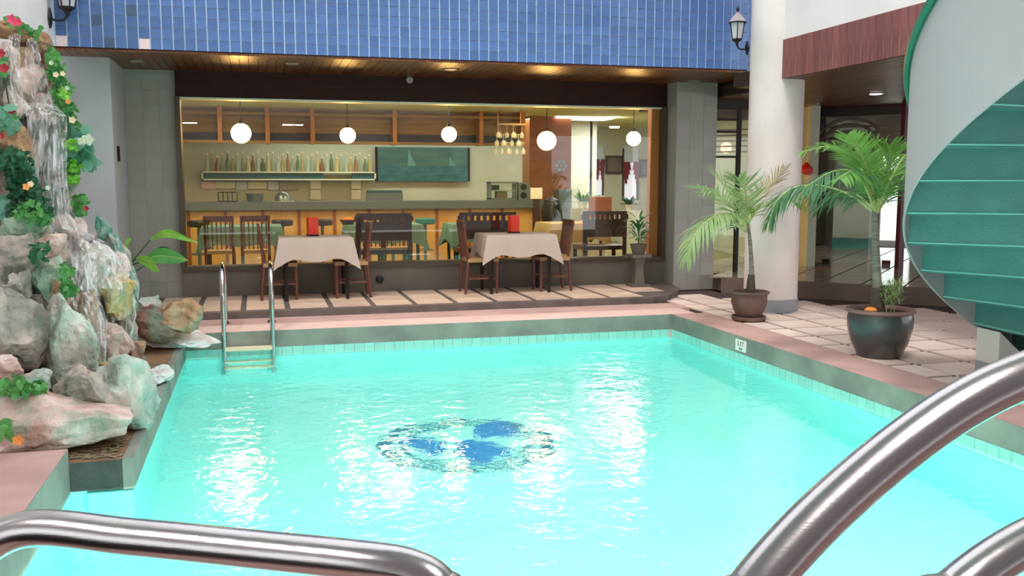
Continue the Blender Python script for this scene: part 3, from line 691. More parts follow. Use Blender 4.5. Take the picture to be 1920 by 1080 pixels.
# five lit globe pendants close behind the glass
ir = 13.1
for k, (x, y, dpx, lb_) in enumerate(((452, 250, 34, 'first globe pendant from the left, over the slatted chairs'), (652, 254, 28, 'lit globe pendant above the left terrace table'), (842, 252, 28, 'middle globe pendant, in front of the sea painting'), (1025, 264, 36, 'large lit globe pendant in front of the wooden pillar'), (1188, 260, 28, 'rightmost globe pendant, beside the golden window frame'))):
    q = at(x, y, ir); r_ = dpx/2/1762*ir*1.03
    o = empty('pendant_lamp', q, label='warm '+lb_, cat='lamp', group='globe pendants behind the window')
    MB().lathe([(.001, -r_)]+[(r_*math.cos(t), r_*math.sin(t)) for t in [-1.3+2.6*i/10 for i in range(11)]]+[(.001, r_)], n=20, cap=False).build('globe', M['bulb'], o, True)
    MB().lathe([(.035, 0), (.02, .05)], (0, 0, r_-.005), 10).build('cap', M['black_metal'], o)
    MB().tube([(0, 0, r_+.04), (0, 0, 2.72-q.z)], .006, 5).build('cord', M['black_metal'], o)

# ------------------------------------------------------------ furniture
def make_chair(mseat, mwood, slats=6):
    t = empty('dining_chair')
    W, D, H, SH = .40, .40, .92, .45
    MB().box((0, 0, SH-.02), (W, D, .045)).build('seat', mseat, t)
    for x in (-1, 1):
        MB().tube([(x*(W/2-.02), D/2-.02, 0), (x*(W/2-.02), D/2-.02, SH-.03)], [.016, .021], 8).build('leg', mwood, t)
        MB().tube([(x*(W/2-.02), -D/2-.03, 0), (x*(W/2-.02), -D/2+.01, SH), (x*(W/2-.02), -D/2-.05, H)], [.018, .02, .016], 8).build('leg', mwood, t)
        MB().box((x*(W/2-.02), 0, .2), (.02, D-.04, .025)).build('stretcher', mwood, t)
    b = MB().box((0, -D/2-.045, H-.03), (W, .03, .08)).build('backrest', mwood, t)
    sm = MB().tube([(0, -D/2+.0, SH+.02), (0, -D/2-.042, H-.06)], .009, 6).mesh('slat', mwood)
    for i in range(slats): inst(sm, 'slat', b, (-W/2+.055+i*(W-.11)/(slats-1), 0, 0))
    return t
chairA = make_chair(M['chair_seat'], M['chair_wood'])
used = [False]
def put_chair(x, y, z, rz, label, group):
    o = chairA if not used[0] else copy_tree(chairA); used[0] = True
    o.location = (x, y, z); o.rotation_euler = (0, 0, rz); tag(o, label, 'chair', group); return o
def cloth_table(x, y, z, wx, wy, h, mcl, lab, labc, drop=.26, legy=True):
    t = empty('dining_table', (x, y, z), label=lab, cat='table')
    MB().box((0, 0, h-.015), (wx-.03, wy-.03, .03)).build('tabletop', M['table_leg'], t)
    for a in (-1, 1):
        for b in (-1, 1): MB().tube([(a*(wx/2-.07), b*(wy/2-.07), 0), (a*(wx/2-.07), b*(wy/2-.07), h-.03)], [.022, .03], 4).build('leg', M['table_leg'], t)
    m_ = MB(); n_ = 14; rings = []
    def per(ex, ext, zz, wav):
        out = []
        for s_ in range(4*n_):
            e, f_ = divmod(s_, n_); f_ = f_/n_
            hx, hy = wx/2+ex, wy/2+ex
            c0 = [(-hx, -hy), (hx, -hy), (hx, hy), (-hx, hy)][e]; c1 = [(hx, -hy), (hx, hy), (-hx, hy), (-hx, -hy)][e]
            px_, py_ = c0[0]+(c1[0]-c0[0])*f_, c0[1]+(c1[1]-c0[1])*f_
            corner = max(0, 1-min(f_, 1-f_)*5)
            wv = wav*(math.sin(s_*1.1)+.5*math.sin(s_*2.3+1)); L = math.hypot(px_, py_)
            px_ += px_/L*(wv+ext*corner*.05); py_ += py_/L*(wv+ext*corner*.05)
            out.append((px_, py_, zz-ext*corner*.11+(.02*math.sin(s_*.7) if ext else 0)))
        return out
    for (ex, ext, zz, wav) in ((.0, 0, h+.004, 0), (.006, 0, h-.004, 0), (.02, .4, h-drop*.45, .006), (.035, 1, h-drop, .014)): rings.append(per(ex, ext, zz, wav))
    N_ = 4*n_
    for r_ in rings: m_.v += r_
    m_.f.append(tuple(range(N_)))
    for k in range(3):
        for i in range(N_): j = (i+1) % N_; m_.f.append((k*N_+i, (k+1)*N_+i, (k+1)*N_+j, k*N_+j))
    o = m_.build('tablecloth', mcl, None, True, label=labc, cat='tablecloth'); o.location = (x, y, z); return t
cloth_table(.66, 11.64, TZ, .86, .66, .75, M['cloth'], 'left terrace table with black legs under an off white cloth', 'off white cloth on the left terrace table')
cloth_table(3.2, 11.64, TZ, .90, .66, .75, M['cloth'], 'right terrace table with black legs under an off white cloth', 'off white cloth with a hanging corner on the right terrace table')
for x, s_ in ((.66, 'left'), (3.22, 'right')):
    o = empty('menu_holder', (x-.02, 11.72, TZ+.756), .2, label='red upright menu holder on the %s terrace table' % s_, cat='menu holder')
    MB().box((0, 0, .12), (.12, .1, .22)).build('card_block', M['red_menu'], o); MB().box((0, 0, .01), (.13, .11, .02)).build('base', M['black'], o)
for x, y, rz, s_ in ((.24, 11.64, -PI/2, 'left side of the left terrace table'), (1.08, 11.64, PI/2, 'right side of the left terrace table'), (2.73, 11.64, -PI/2, 'left side of the right terrace table'), (3.68, 11.64, PI/2, 'right side of the right terrace table')):
    put_chair(x, y, TZ, rz, 'reddish wooden slat back chair at the '+s_, 'chairs on the terrace')
# inside tables and chairs
cloth_table(at(455, 450, 14.2).x, 14.2, FI, 1.1, .8, .75, M['cloth_teal'], 'restaurant table behind the slatted chairs at the left of the window', 'teal cloth on the leftmost restaurant table')
cloth_table(at(718, 450, 14.2).x, 14.2, FI, 1.1, .8, .75, M['cloth_teal'], 'restaurant table behind the spotted bench in the middle of the window', 'teal cloth on the restaurant table near the teal stool')
cloth_table(at(895, 450, 14.0).x, 14.0, FI, .9, .8, .75, M['cloth_teal'], 'restaurant table behind the right terrace table', 'teal cloth on the restaurant table left of the beige one')
cloth_table(at(1070, 450, 13.9).x, 13.9, FI, .9, .8, .75, M['cloth_olive'], 'restaurant table at the right, before the wooden pillar', 'olive beige cloth on the restaurant table below the wooden pillar')
for x, lb_ in ((413, 'leftmost slat back chair inside the window'), (480, 'second slat back chair from the left inside the window'), (690, 'slat back chair inside the window, left one before the middle table'), (742, 'slat back chair inside the window, right one before the middle table')):
    q = at(x, 470, 13.5); put_chair(q.x, 13.5, FI, 0, 'wooden '+lb_, 'chairs inside the window')
def settee(x0, x1, lab):
    a = at(x0, 410, 12.75).x; c = at(x1, 410, 12.75).x; w_ = c-a
    o = empty('bench', ((a+c)/2, 12.75, FI), label=lab, cat='bench', group='perforated benches')
    MB().box((0, .25, .43), (w_, .45, .06)).build('seat', M['settee'], o)
    for s_ in (-1, 1):
        MB().box((s_*(w_/2-.03), .02, .48), (.05, .04, .96)).build('leg', M['settee'], o); MB().box((s_*(w_/2-.03), .45, .2), (.05, .04, .4)).build('leg', M['settee'], o)
    # back with a row of real square holes
    b = MB(); b.box((0, .02, .94), (w_, .03, .05)); b.box((0, .02, .72), (w_, .03, .26)); nh = 9; st = w_/(nh)
    for k in range(nh+1): b.box((-w_/2+k*st, .02, .885), (st*.55, .03, .07))
    b.build('backrest', M['settee'], o)
settee(862, 968, 'dark bench with a row of square holes behind the right terrace table'); settee(1094, 1176, 'dark bench with square holes left of the terrace plant'); settee(668, 772, 'dark bench with square holes between the two terrace tables')
fb_ = empty('fruit_basket', (at(652, 410, 14.1).x, 14.1, FI+.756), label='dark basket of orange fruit on the teal covered table in the middle', cat='basket')
MB().lathe([(.08, 0), (.12, .06), (.13, .07), (.11, .065), (.07, .01)], n=16, cap=False).build('basket_body', M['settee'], fb_, True)
fm_ = MB().lathe([(.0, -.035), (.028, -.02), (.036, 0), (.028, .022), (0, .034)], n=10, cap=False).mesh('fruit', M['petal_orange'], True)
for k in range(5): inst(fm_, 'fruit', fb_, (.05*math.cos(k*1.257), .05*math.sin(k*1.257), .07))
# bar stools
stp = None
for x, mk, lb_ in ((372, 'stool_dark', 'leftmost dark round bar stool'), (529, 'stool_dark', 'dark round bar stool left of the left menu holder'), (604, 'stool_dark', 'dark round bar stool just right of the left menu holder'), (736, 'stool_dark', 'dark round bar stool, nearest to the teal one'), (797, 'stool_teal', 'teal round bar stool')):
    q = at(x, 408, 15.5); o = empty('bar_stool', (q.x, 15.5, FI), label=lb_+' by the bar', cat='stool', group='bar stools')
    MB().lathe([(.15, 0), (.17, .02), (.17, .08), (.15, .1)], (0, 0, .68), 18).build('seat', M[mk], o, True)
    MB().tube([(0, 0, .02), (0, 0, .68)], .028, 10).build('post', M['steel_grey'], o); MB().lathe([(.19, 0), (.18, .02), (.04, .04)], n=18).build('base', M['steel_grey'], o, True)
    pts = [(.14*math.cos(2*PI*k/16), .14*math.sin(2*PI*k/16), .25) for k in range(17)]; MB().tube(pts, .009, 6, False).build('foot_ring', M['steel_grey'], o)

# ------------------------------------------------------------ plants helpers
def leaf_strip(mb, p, d, up, L, w, droop=.3, seg=4, fold=.0):
    d = d.normalized(); s = d.cross(up)
    if s.length < 1e-3: s = d.cross(Vector((1, 0, 0)))
    s.normalize(); b = len(mb.v); q = Vector(p)
    for i in range(seg+1):
        t = i/seg; ww = w*(math.sin(PI*min(1, t*.9+.1))**.7)*(1 if i < seg else .05)
        mb.v.append(tuple(q-s*ww/2)); mb.v.append(tuple(q+s*ww/2))
        dd = (d+Vector((0, 0, -droop*(t+.15)*1.6))).normalized(); q = q+dd*(L/seg)
    for i in range(seg): k = b+2*i; mb.f.append((k, k+1, k+3, k+2))
def frond(parent, pts, m, L=.32, w=.022, n=26, droop=.5, side=None, upb=.25, rb=.012, label=None):
    n = int(n*1.5); w *= .74; L *= 1.12
    path = smooth_path(pts, 6); mb = MB()
    tot = len(path)-1
    for i in range(n):
        t = .12+.88*i/(n-1); f_ = t*tot; k = min(int(f_), tot-1); p = path[k].lerp(path[k+1], f_-k); d = (path[k+1]-path[k]).normalized()
        s = d.cross(Vector((0, 0, 1)))
        if s.length < .05: s = Vector((1, 0, 0))
        s.normalize(); un = s.cross(d)
        ll = L*(math.sin(PI*(.12+.8*t))**.6)*random.uniform(.85, 1.1)
        for sg in (-1, 1):
            dr = s*sg*.8+d*(.65+.3*t)+un*upb*random.uniform(-.2, 1.9)+d*random.uniform(-.15, .15)
            leaf_strip(mb, p, dr, un, ll, w, droop*random.uniform(.6, 1.3), 5)
    mb.v = [tuple(v) for v in mb.v]
    r_ = mb.build('frond', m, parent); 
    MB().tube(path, [rb*(1-.8*i/tot) for i in range(tot+1)], 5).build('rib', M['rib'], r_)
    return r_
def rel(c, pts, Y0):   # pixel control points (x, y, depth offset) -> offsets from c
    return [at(x, y, Y0+dy)-c for (x, y, dy) in pts]
# palm 1 (terracotta pot beside the column)
P1 = Vector((5.09, 8.98, 0))
pot = empty('plant_pot', P1, label='brown terracotta pot on a saucer beside the white column', cat='plant pot')
MB().lathe([(.13, .055), (.165, .12), (.19, .2), (.19, .29), (.212, .3), (.212, .325), (.185, .325), (.18, .29)], n=32, cap=False).build('pot_body', M['terracotta'], pot, True)
MB().lathe([(.15, 0), (.18, .02), (.185, .055), (.165, .055), (.15, .03)], n=32).build('saucer', M['terracotta'], pot, True)
MB().lathe([(.01, .28), (.18, .28)], n=20, cap=False).build('soil', M['soil'], pot)
y0 = P1.y; pl1 = empty('palm', P1+Vector((0, 0, .28)), label='small palm in the terracotta pot in front of the white column', cat='palm'); c0 = pl1.location.copy()
tp = rel(c0, [(1408, 548, 0), (1409, 500, 0), (1406, 450, 0), (1402, 418, 0), (1400, 400, 0)], y0)
MB().tube(smooth_path(tp, 4), [.045, .038, .032, .028, .026, .024, .022, .02, .02, .018, .018, .016, .016, .015, .014, .013, .012], 10).build('trunk', M['trunk'], pl1, True)
MB().tube(smooth_path(rel(c0, [(1408, 548, 0), (1408, 530, 0), (1409, 515, 0)], y0), 3), [.05, .05, .046, .044, .04, .037, .036], 10).build('trunk_base', M['trunk_dark'], pl1, True)
for pts, mk, L, n_, dr in ((([(1400, 425, 0), (1375, 390, -.1), (1345, 365, -.15), (1310, 352, -.2)]), 'palm_c', .34, 26, .35),
                    (([(1400, 430, 0), (1372, 402, -.15), (1335, 408, -.3), (1302, 442, -.4), (1288, 486, -.42)]), 'palm_c', .32, 34, 1.1),
                    (([(1400, 420, 0), (1375, 372, .1), (1355, 345, .15), (1335, 325, .2)]), 'palm_c', .3, 22, .1),
                    (([(1402, 420, 0), (1415, 380, .1), (1445, 345, .2), (1470, 318, .2)]), 'palm_dry', .26, 22, .15),
                    (([(1402, 420, 0), (1425, 390, -.1), (1470, 372, -.2), (1505, 385, -.25)]), 'palm_a', .26, 24, .5),
                    (([(1402, 420, 0), (1400, 380, -.1), (1395, 350, -.25), (1385, 335, -.3)]), 'palm_c', .26, 20, .1),
                    (([(1400, 435, 0), (1372, 418, .15), (1345, 412, .3), (1320, 440, .4)]), 'palm_b', .28, 20, .6)):
    frond(pl1, rel(c0, pts, y0), M[mk], L, .021, n_, dr)
# palm 2 (dark glazed pot)
P2 = Vector((5.13, 6.83, 0))
pot = empty('plant_pot', P2, label='large dark glazed pot with a worn rim on the deck', cat='plant pot')
MB().lathe([(.165, .0), (.18, .02), (.235, .13), (.268, .26), (.27, .34), (.258, .385)], n=40).build('pot_body', M['pot_dark'], pot, True)
MB().lathe([(.258, .38), (.284, .393), (.282, .418), (.255, .42), (.24, .39), (.235, .36)], n=40, cap=False).build('rim', M['pot_rim'], pot, True)
MB().lathe([(.01, .388), (.245, .388)], n=24, cap=False).build('soil', M['soil'], pot)
y0 = P2.y; pl2 = empty('palm', P2+Vector((0, 0, .375)), label='larger palm with arching fronds in the dark glazed pot', cat='palm'); c0 = pl2.location.copy()
tpts = smooth_path(rel(c0, [(1645, 592, 0), (1645, 550, 0), (1643, 490, 0), (1641, 440, 0), (1640, 400, 0), (1642, 370, 0)], y0), 4)
MB().tube(tpts, [.055-.036*(i/(len(tpts)-1))**.6 for i in range(len(tpts))], 12).build('trunk', M['trunk'], pl2, True)
MB().tube(smooth_path(rel(c0, [(1645, 592, 0), (1645, 560, 0), (1645, 535, 0)], y0), 3), [.062, .062, .06, .056, .052, .045, .038], 12).build('trunk_base', M['trunk_dark'], pl2, True)
MB().tube(rel(c0, [(1640, 405, 0), (1645, 380, 0), (1655, 345, .02)], y0), [.02, .03, .012], 8).build('crown_shaft', M['rib'], pl2, True)
for pts, mk, L, n_, dr in ((([(1642, 400, 0), (1632, 345, -.1), (1610, 300, -.15), (1560, 275, -.2), (1500, 285, -.2)]), 'palm_a', .26, 30, .35),
                    (([(1642, 400, 0), (1628, 350, -.2), (1605, 322, -.35), (1560, 322, -.45), (1508, 352, -.5)]), 'palm_b', .28, 32, 1.0),
                    (([(1640, 400, 0), (1600, 370, .1), (1548, 350, .2), (1495, 350, .25), (1458, 375, .25), (1444, 412, .25)]), 'palm_b', .33, 38, 1.2),
                    (([(1642, 400, 0), (1640, 340, 0), (1625, 290, .05), (1600, 262, .05)]), 'palm_a', .25, 24, .15),
                    (([(1642, 400, 0), (1655, 345, -.1), (1672, 305, -.15), (1668, 275, -.2)]), 'palm_a', .24, 26, .1),
                    (([(1644, 400, 0), (1670, 360, .1), (1695, 330, .2), (1712, 310, .3)]), 'palm_b', .25, 22, .3),
                    (([(1642, 400, 0), (1648, 340, .15), (1650, 300, .25), (1640, 268, .3)]), 'palm_a', .26, 22, .1),
                    (([(1640, 395, 0), (1620, 345, -.3), (1597, 322, -.5), (1575, 335, -.7)]), 'palm_a', .2, 18, .8),
                    (([(1644, 395, 0), (1668, 340, -.2), (1690, 300, -.1), (1700, 290, 0)]), 'palm_a', .24, 20, .6),
                    (([(1640, 395, 0), (1600, 362, .3), (1560, 368, .45), (1530, 395, .5)]), 'palm_b', .24, 20, .6),
                    (([(1642, 400, 0), (1622, 330, .15), (1590, 290, .3), (1545, 270, .4)]), 'palm_a', .24, 24, .3),
                    (([(1642, 400, 0), (1660, 350, .25), (1680, 320, .4), (1692, 325, .5)]), 'palm_a', .26, 24, .8),
                    (([(1642, 395, 0), (1630, 330, -.25), (1612, 285, -.4), (1590, 255, -.5)]), 'palm_a', .22, 22, .15)):
    frond(pl2, rel(c0, pts, y0), M[mk], L, .02, n_, dr)
# seedlings in pot 2 and dry husk
sd = empty('seedling', at(1670, 588, 6.76), label='feathery seedlings growing beside the palm trunk in the dark pot', cat='plant')
mb = MB()
for i in range(260):
    a = random.uniform(0, 2*PI); t = random.uniform(.08, .3); q = Vector((random.uniform(-.1, .1), random.uniform(-.05, .05), t*.9))
    leaf_strip(mb, q, Vector((math.cos(a), math.sin(a), random.uniform(.2, 1.2))), Vector((0, 0, 1)), random.uniform(.05, .09), .009, .2, 3)
mb.build('foliage', M['palm_c'], sd, kind='stuff')
mb = MB()
for x in (-.04, .0, .03): mb.tube([(x, 0, -.03), (x*1.3, 0, .12)], .004, 5)
mb.build('stem', M['rib'], sd)
MB().lathe([(.0, 0), (.05, .01), (.055, .03), (.03, .05), (0, .055)], n=9, cap=False).build('coconut_husk', M['petal_orange'], None, True, label='orange brown husk lying on the soil of the dark pot', cat='husk').location = P2+Vector((-.12, -.03, .385))

# potted plant on a pedestal, right end of the terrace
q = at(1196, 535, 11.75); q.z = TZ
pdz = empty('pedestal', q, label='dark square pedestal below the window at the right end of the terrace', cat='pedestal')
MB().box((0, 0, .02), (.26, .26, .04)).build('base', M['kerb_wall'], pdz); MB().lathe([(.10, 0), (.08, .15), (.08, .25), (.11, .36)], (0, 0, .04), 4, a0=PI/4).build('shaft', M['kerb_wall'], pdz); MB().box((0, 0, .42), (.27, .27, .04)).build('top', M['kerb_wall'], pdz)
pp = empty('plant_pot', q+Vector((0, 0, .44)), label='small dark pot on the pedestal by the window', cat='plant pot')
MB().lathe([(.08, 0), (.11, .12), (.12, .14), (.1, .14), (.09, .11)], n=20, cap=False).build('pot_body', M['kerb_wall'], pp, True); MB().lathe([(.01, .11), (.095, .11)], n=12, cap=False).build('soil', M['soil'], pp)
pk_ = empty('potted_plant', q+Vector((0, 0, .55)), label='green bushy plant on the pedestal by the window', cat='plant')
mb = MB()
for i in range(90):
    a = random.uniform(0, 2*PI); e = random.uniform(.1, 1.4); z = random.uniform(.1, .38)
    leaf_strip(mb, Vector((.05*math.cos(a), .05*math.sin(a), z)), Vector((math.cos(a), math.sin(a), e)), Vector((0, 0, 1)), random.uniform(.12, .24), .03, .5, 4)
mb.build('foliage', M['leaf'], pk_, kind='stuff'); MB().tube([(0, 0, 0), (0, 0, .35)], .012, 6).build('stem', M['trunk'], pk_)
# bushes inside the restaurant
for k, (x, y, Y, r_) in enumerate(((1092, 372, 16.2, .28), (1112, 374, 15.75, .2), (1180, 378, 18.2, .25))):
    c = at(x, y, Y); o = empty('potted_plant', (c.x, c.y, c.z-.1), label=('leafy plant on the cream shelf right of the wooden pillar', 'low leafy plant behind the wooden planter box', 'spiky plant before the wider curtained window')[k], cat='plant')
    mb = MB()
    for i in range(60):
        a = random.uniform(0, 2*PI); e = random.uniform(.1, 2)
        leaf_strip(mb, Vector((.03*math.cos(a), .03*math.sin(a), .04)), Vector((math.cos(a), math.sin(a), e)), Vector((0, 0, 1)), r_*random.uniform(.7, 1.2), .035, .4, 4)
    mb.build('foliage', M['leaf' if k < 2 else 'leaf_dark'], o, kind='stuff'); MB().lathe([(.07, 0), (.09, .12)], (0, 0, -.08), 12).build('pot', M['white'], o)
    zb = c.z-.18
    MB().box((0, 0, -(zb-FI)/2), (.36, .3, zb-FI)).build('plant_stand', M['cream_wall'], None, label=('cream stand under the leafy plant right of the wooden pillar', 'cream stand under the low leafy plant by the planter box', 'cream stand under the spiky plant by the curtained window')[k], cat='stand').location = (c.x, c.y, zb)

# ------------------------------------------------------------ lanterns
def lantern(loc, ang, label):
    o = empty('wall_lantern', loc, ang, label=label, cat='lantern', group='wall lanterns')
    # +x local = away from the wall
    bm_ = MB().lathe([(.0, 0), (.055, .0), (.05, .02), (.02, .03)], n=4, cap=False); e = bm_.build('wall_plate', M['black_metal'], o); e.rotation_euler = (PI/2, PI/4*0, PI/2); e.scale = (1, 1.9, 1); e.location = (0, 0, 0)
    MB().tube(smooth_path([(0, 0, 0), (.07, 0, -.02), (.14, 0, -.01), (.17, 0, .05)], 5), .012, 8).build('arm', M['black_metal'], o, True)
    MB().lathe([(.005, .02), (.02, .04), (.03, .07), (.075, .1), (.08, .115)], (.17, 0, 0), 6).build('base_cup', M['black_metal'], o)
    MB().lathe([(.07, .115), (.105, .33)], (.17, 0, 0), 6).build('panes', M['lantern_glass'], o)
    for k in range(6):
        a = PI/3*k; MB().tube([(.17+.073*math.cos(a), .073*math.sin(a), .115), (.17+.108*math.cos(a), .108*math.sin(a), .335)], .007, 5).build('bar', M['black_metal'], o)
    MB().lathe([(.135, .325), (.135, .34)], (.17, 0, 0), 6).build('rim', M['black_metal'], o)
    MB().lathe([(.13, .34), (.03, .46), (.02, .47)], (.17, 0, 0), 6).build('roof', M['lantern_roof'], o)
    MB().lathe([(.02, .47), (.012, .49), (.026, .51), (.022, .53), (.004, .56)], (.17, 0, 0), 8).build('finial', M['black_metal'], o, True)
    return o
q = Vector((CX-CR*.93, CY-CR*.40, 3.0))
lo_ = lantern(at(1402, 90, 9.50), math.radians(182), 'black wall lantern on the white column'); lo_.scale = (.8, .8, .8)
lantern(Vector((-1.945, 10.38, 3.11)), 0, 'black wall lantern at the left corner of the blue tiled wall')

# recessed downlights
def downlight(x, y, z, lit, label):
    q = atz(x, y, z); o = empty('downlight', (q.x, q.y, z-.002), label=label, cat='light')
    MB().lathe([(.085, -.008), (.1, -.004), (.1, 0)], n=20).build('ring', M['chrome'], o, True); MB().lathe([(.075, -.012), (.078, -.006)], n=18).build('lamp', M['spot' if lit else 'off_lamp'], o, True)
downlight(1642, 175, 2.627, True, 'lit downlight in the brown ceiling behind the spiral stair')
for x, y, lb_ in ((255, 114, 'unlit downlight in the soffit above the left pier'), (548, 119, 'unlit downlight in the soffit, between the first two pendants'), (845, 129, 'unlit downlight in the soffit above the middle pendant'), (1302, 151, 'unlit downlight in the soffit by the right pier')):
    downlight(x, y, SOF-.005, False, lb_)
downlight(1525, 195, 2.627, False, 'unlit downlight in the brown ceiling beside the column')

# ------------------------------------------------------------ pool ladder
ld = empty('pool_ladder', (-.13, 9.9, 0), label='steel pool ladder with two tall rails at the far left of the pool', cat='pool ladder')
for s_ in (-1, 1):
    x = .235*s_
    pts = smooth_path([(x, .3, 0), (x, .3, .3), (x, .24, .52), (x, .02, .66), (x, -.2, .6), (x, -.3, .42), (x, -.32, .1), (x, -.33, -1.0)], 7)
    MB().tube(pts, .024, 14).build('rail', M['chrome'], ld, True)
    MB().lathe([(.05, 0), (.05, .012), (.028, .03)], (x, .3, 0), 16).build('flange', M['chrome'], ld, True)
for k, z in enumerate((-.16, -.44, -.72)): MB().box((0, -.33, z), (.45, .1, .03)).build('tread', M['cream_plastic'], ld, label='cream ladder tread')

# near handrails (stainless), each standing on the near deck
def D(x, y, d): r = ray(x, y); return _C + r*(d/FPX)
ra = empty('grab_rail', (0, 0, 0), label='thick stainless steel handrail crossing the lower left of the view', cat='handrail')
ra.location = (-.1, 1.05, 0)
def rl(o, pts): return [Vector(p)-o.location for p in pts]
A0, A1 = D(-14, 1010, 1.08), D(800, 1066, .97)
pts = [Vector((A0.x-.05, A0.y-.06, 0)), Vector((A0.x-.05, A0.y-.06, .8)), A0+Vector((-.045, -.03, -.09)), A0+Vector((-.028, -.01, -.03)), D(45, 993, 1.07), D(250, 1008, 1.05), D(480, 1031, 1.02), D(680, 1052, .985), D(770, 1068, .975), D(822, 1100, .97), D(842, 1160, .975)]
e = pts[-1]; pts += [Vector((e.x+.005, e.y, .8)), Vector((e.x+.005, e.y, 0))]
MB().tube(smooth_path(rl(ra, pts), 8), .0212, 20).build('tube', M['brushed'], ra, True)
for p in (pts[0], pts[-1]): MB().lathe([(.05, 0), (.05, .01), (.024, .025)], tuple(p-ra.location), 18).build('flange', M['brushed'], ra, True)
# inner small return loop at the left end
rb_ = empty('grab_rail', (.5, .7, 0), label='large stainless steel handrail rising to the right edge of the view', cat='handrail')
B = [D(1330, 1230, .72), D(1410, 1112, .74), D(1490, 1018, .76), D(1580, 930, .78), D(1690, 838, .80), D(1800, 762, .82), D(1910, 708, .84), D(2050, 660, .87), D(2200, 640, .9)]
pts = [Vector((B[0].x-.02, B[0].y, 0)), Vector((B[0].x-.02, B[0].y, .85))]+B+[B[-1]+Vector((.08, .02, -.05)), B[-1]+Vector((.1, .03, -.3)), Vector((B[-1].x+.1, B[-1].y+.03, 0))]
MB().tube(smooth_path(rl(rb_, pts), 8), .0212, 20).build('tube', M['brushed'], rb_, True)
for p in (pts[0], pts[-1]): MB().lathe([(.05, 0), (.05, .01), (.024, .025)], tuple(p-rb_.location), 18).build('flange', M['brushed'], rb_, True)
rc_ = empty('grab_rail', (.6, .65, 0), label='stainless steel handrail in the bottom right corner', cat='handrail')
Cc = [D(1690, 1200, .86), D(1790, 1110, .88), D(1860, 1055, .9), D(1940, 1008, .92), D(2050, 960, .94), D(2200, 930, .96)]
pts = [Vector((Cc[0].x, Cc[0].y, 0)), Vector((Cc[0].x, Cc[0].y, .8))]+Cc+[Cc[-1]+Vector((.06, .02, -.06)), Vector((Cc[-1].x+.07, Cc[-1].y+.02, 0))]
MB().tube(smooth_path(rl(rc_, pts), 8), .0212, 20).build('tube', M['brushed'], rc_, True)
for p in (pts[0], pts[-1]): MB().lathe([(.05, 0), (.05, .01), (.024, .025)], tuple(p-rc_.location), 18).build('flange', M['brushed'], rc_, True)

# ------------------------------------------------------------ spiral stair
sc_ = .876
SX, SY, SR, T0, DL, Z0, HH = 5.96*sc_, 5.467*sc_, 1.34*sc_, 1.48481, .265477, EYE+(.25519-EYE)*sc_, .24975*sc_
st = empty('spiral_staircase', (SX, SY, 0), label='spiral staircase with teal treads and an off white solid parapet', cat='staircase')
def hp(t, r, z): th = T0+DL*t; return (r*math.cos(th), r*math.sin(th), z)
K0, K1 = -2, 12
RI = .12
for k in range(K0, K1):
    zb = Z0+HH*k; zt = zb+HH
    # riser plate (radial) from zb to zt at angle t=k ; tread from t=k to k+1 at zt
    a0, a1 = hp(k, RI, 0), hp(k, SR-.012, 0); d = Vector(a1)-Vector(a0); d.normalize(); nn = Vector((-d.y, d.x, 0))*.006
    mb = MB(); q = [Vector(a0)-nn, Vector(a1)-nn, Vector(a1)+nn, Vector(a0)+nn]
    z_lo = max(zb, 0.0)
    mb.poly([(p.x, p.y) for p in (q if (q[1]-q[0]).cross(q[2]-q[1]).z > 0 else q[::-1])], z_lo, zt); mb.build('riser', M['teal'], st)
    mb = MB(); arc_ = [hp(k-.06+1.06*i/5, SR-.012, 0) for i in range(6)]; inn = [hp(k+1-1.06*i/2, RI, 0) for i in range(3)]
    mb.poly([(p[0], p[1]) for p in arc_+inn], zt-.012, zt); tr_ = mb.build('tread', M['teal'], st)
    e0, e1 = hp(k, RI, zb+.006), hp(k, SR-.012, zb+.006)
    off = Vector((nn.x, nn.y, 0))*1.6
    if zb > .02: MB().tube([Vector(e0)+off, Vector(e1)+off], .007, 4).build('edge_strip', M['teal_edge'], st)
# outer parapet ribbon
mb = MB(); NS = 150; ta, tb_ = -1.9, 12.0
for i in range(NS+1):
    t = ta+(tb_-ta)*i/NS; zl = max(Z0+HH*t-.012, 0.0); zh = Z0+HH*t+1.0
    for r_ in (SR+.006, SR-.006):
        mb.v.append(hp(t, r_, zl)); mb.v.append(hp(t, r_, zh))
for i in range(NS):
    b = 4*i; mb.f += [(b, b+4, b+5, b+1), (b+3, b+7, b+6, b+2), (b, b+2, b+6, b+4), (b+1, b+5, b+7, b+3)]
mb.f += [(0, 1, 3, 2), (4*NS, 4*NS+2, 4*NS+3, 4*NS+1)]
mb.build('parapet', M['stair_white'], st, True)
MB().tube([hp(ta+(tb_-ta)*i/NS, SR+.02, Z0+HH*(ta+(tb_-ta)*i/NS)+1.01) for i in range(NS+1)], .03, 8).build('handrail', M['green_rail'], st, True)
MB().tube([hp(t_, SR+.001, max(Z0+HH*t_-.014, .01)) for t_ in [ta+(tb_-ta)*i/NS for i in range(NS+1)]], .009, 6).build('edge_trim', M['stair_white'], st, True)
MB().lathe([(.1, 0), (.1, 4.2)], n=20).build('newel_post', M['stair_white'], st, True)
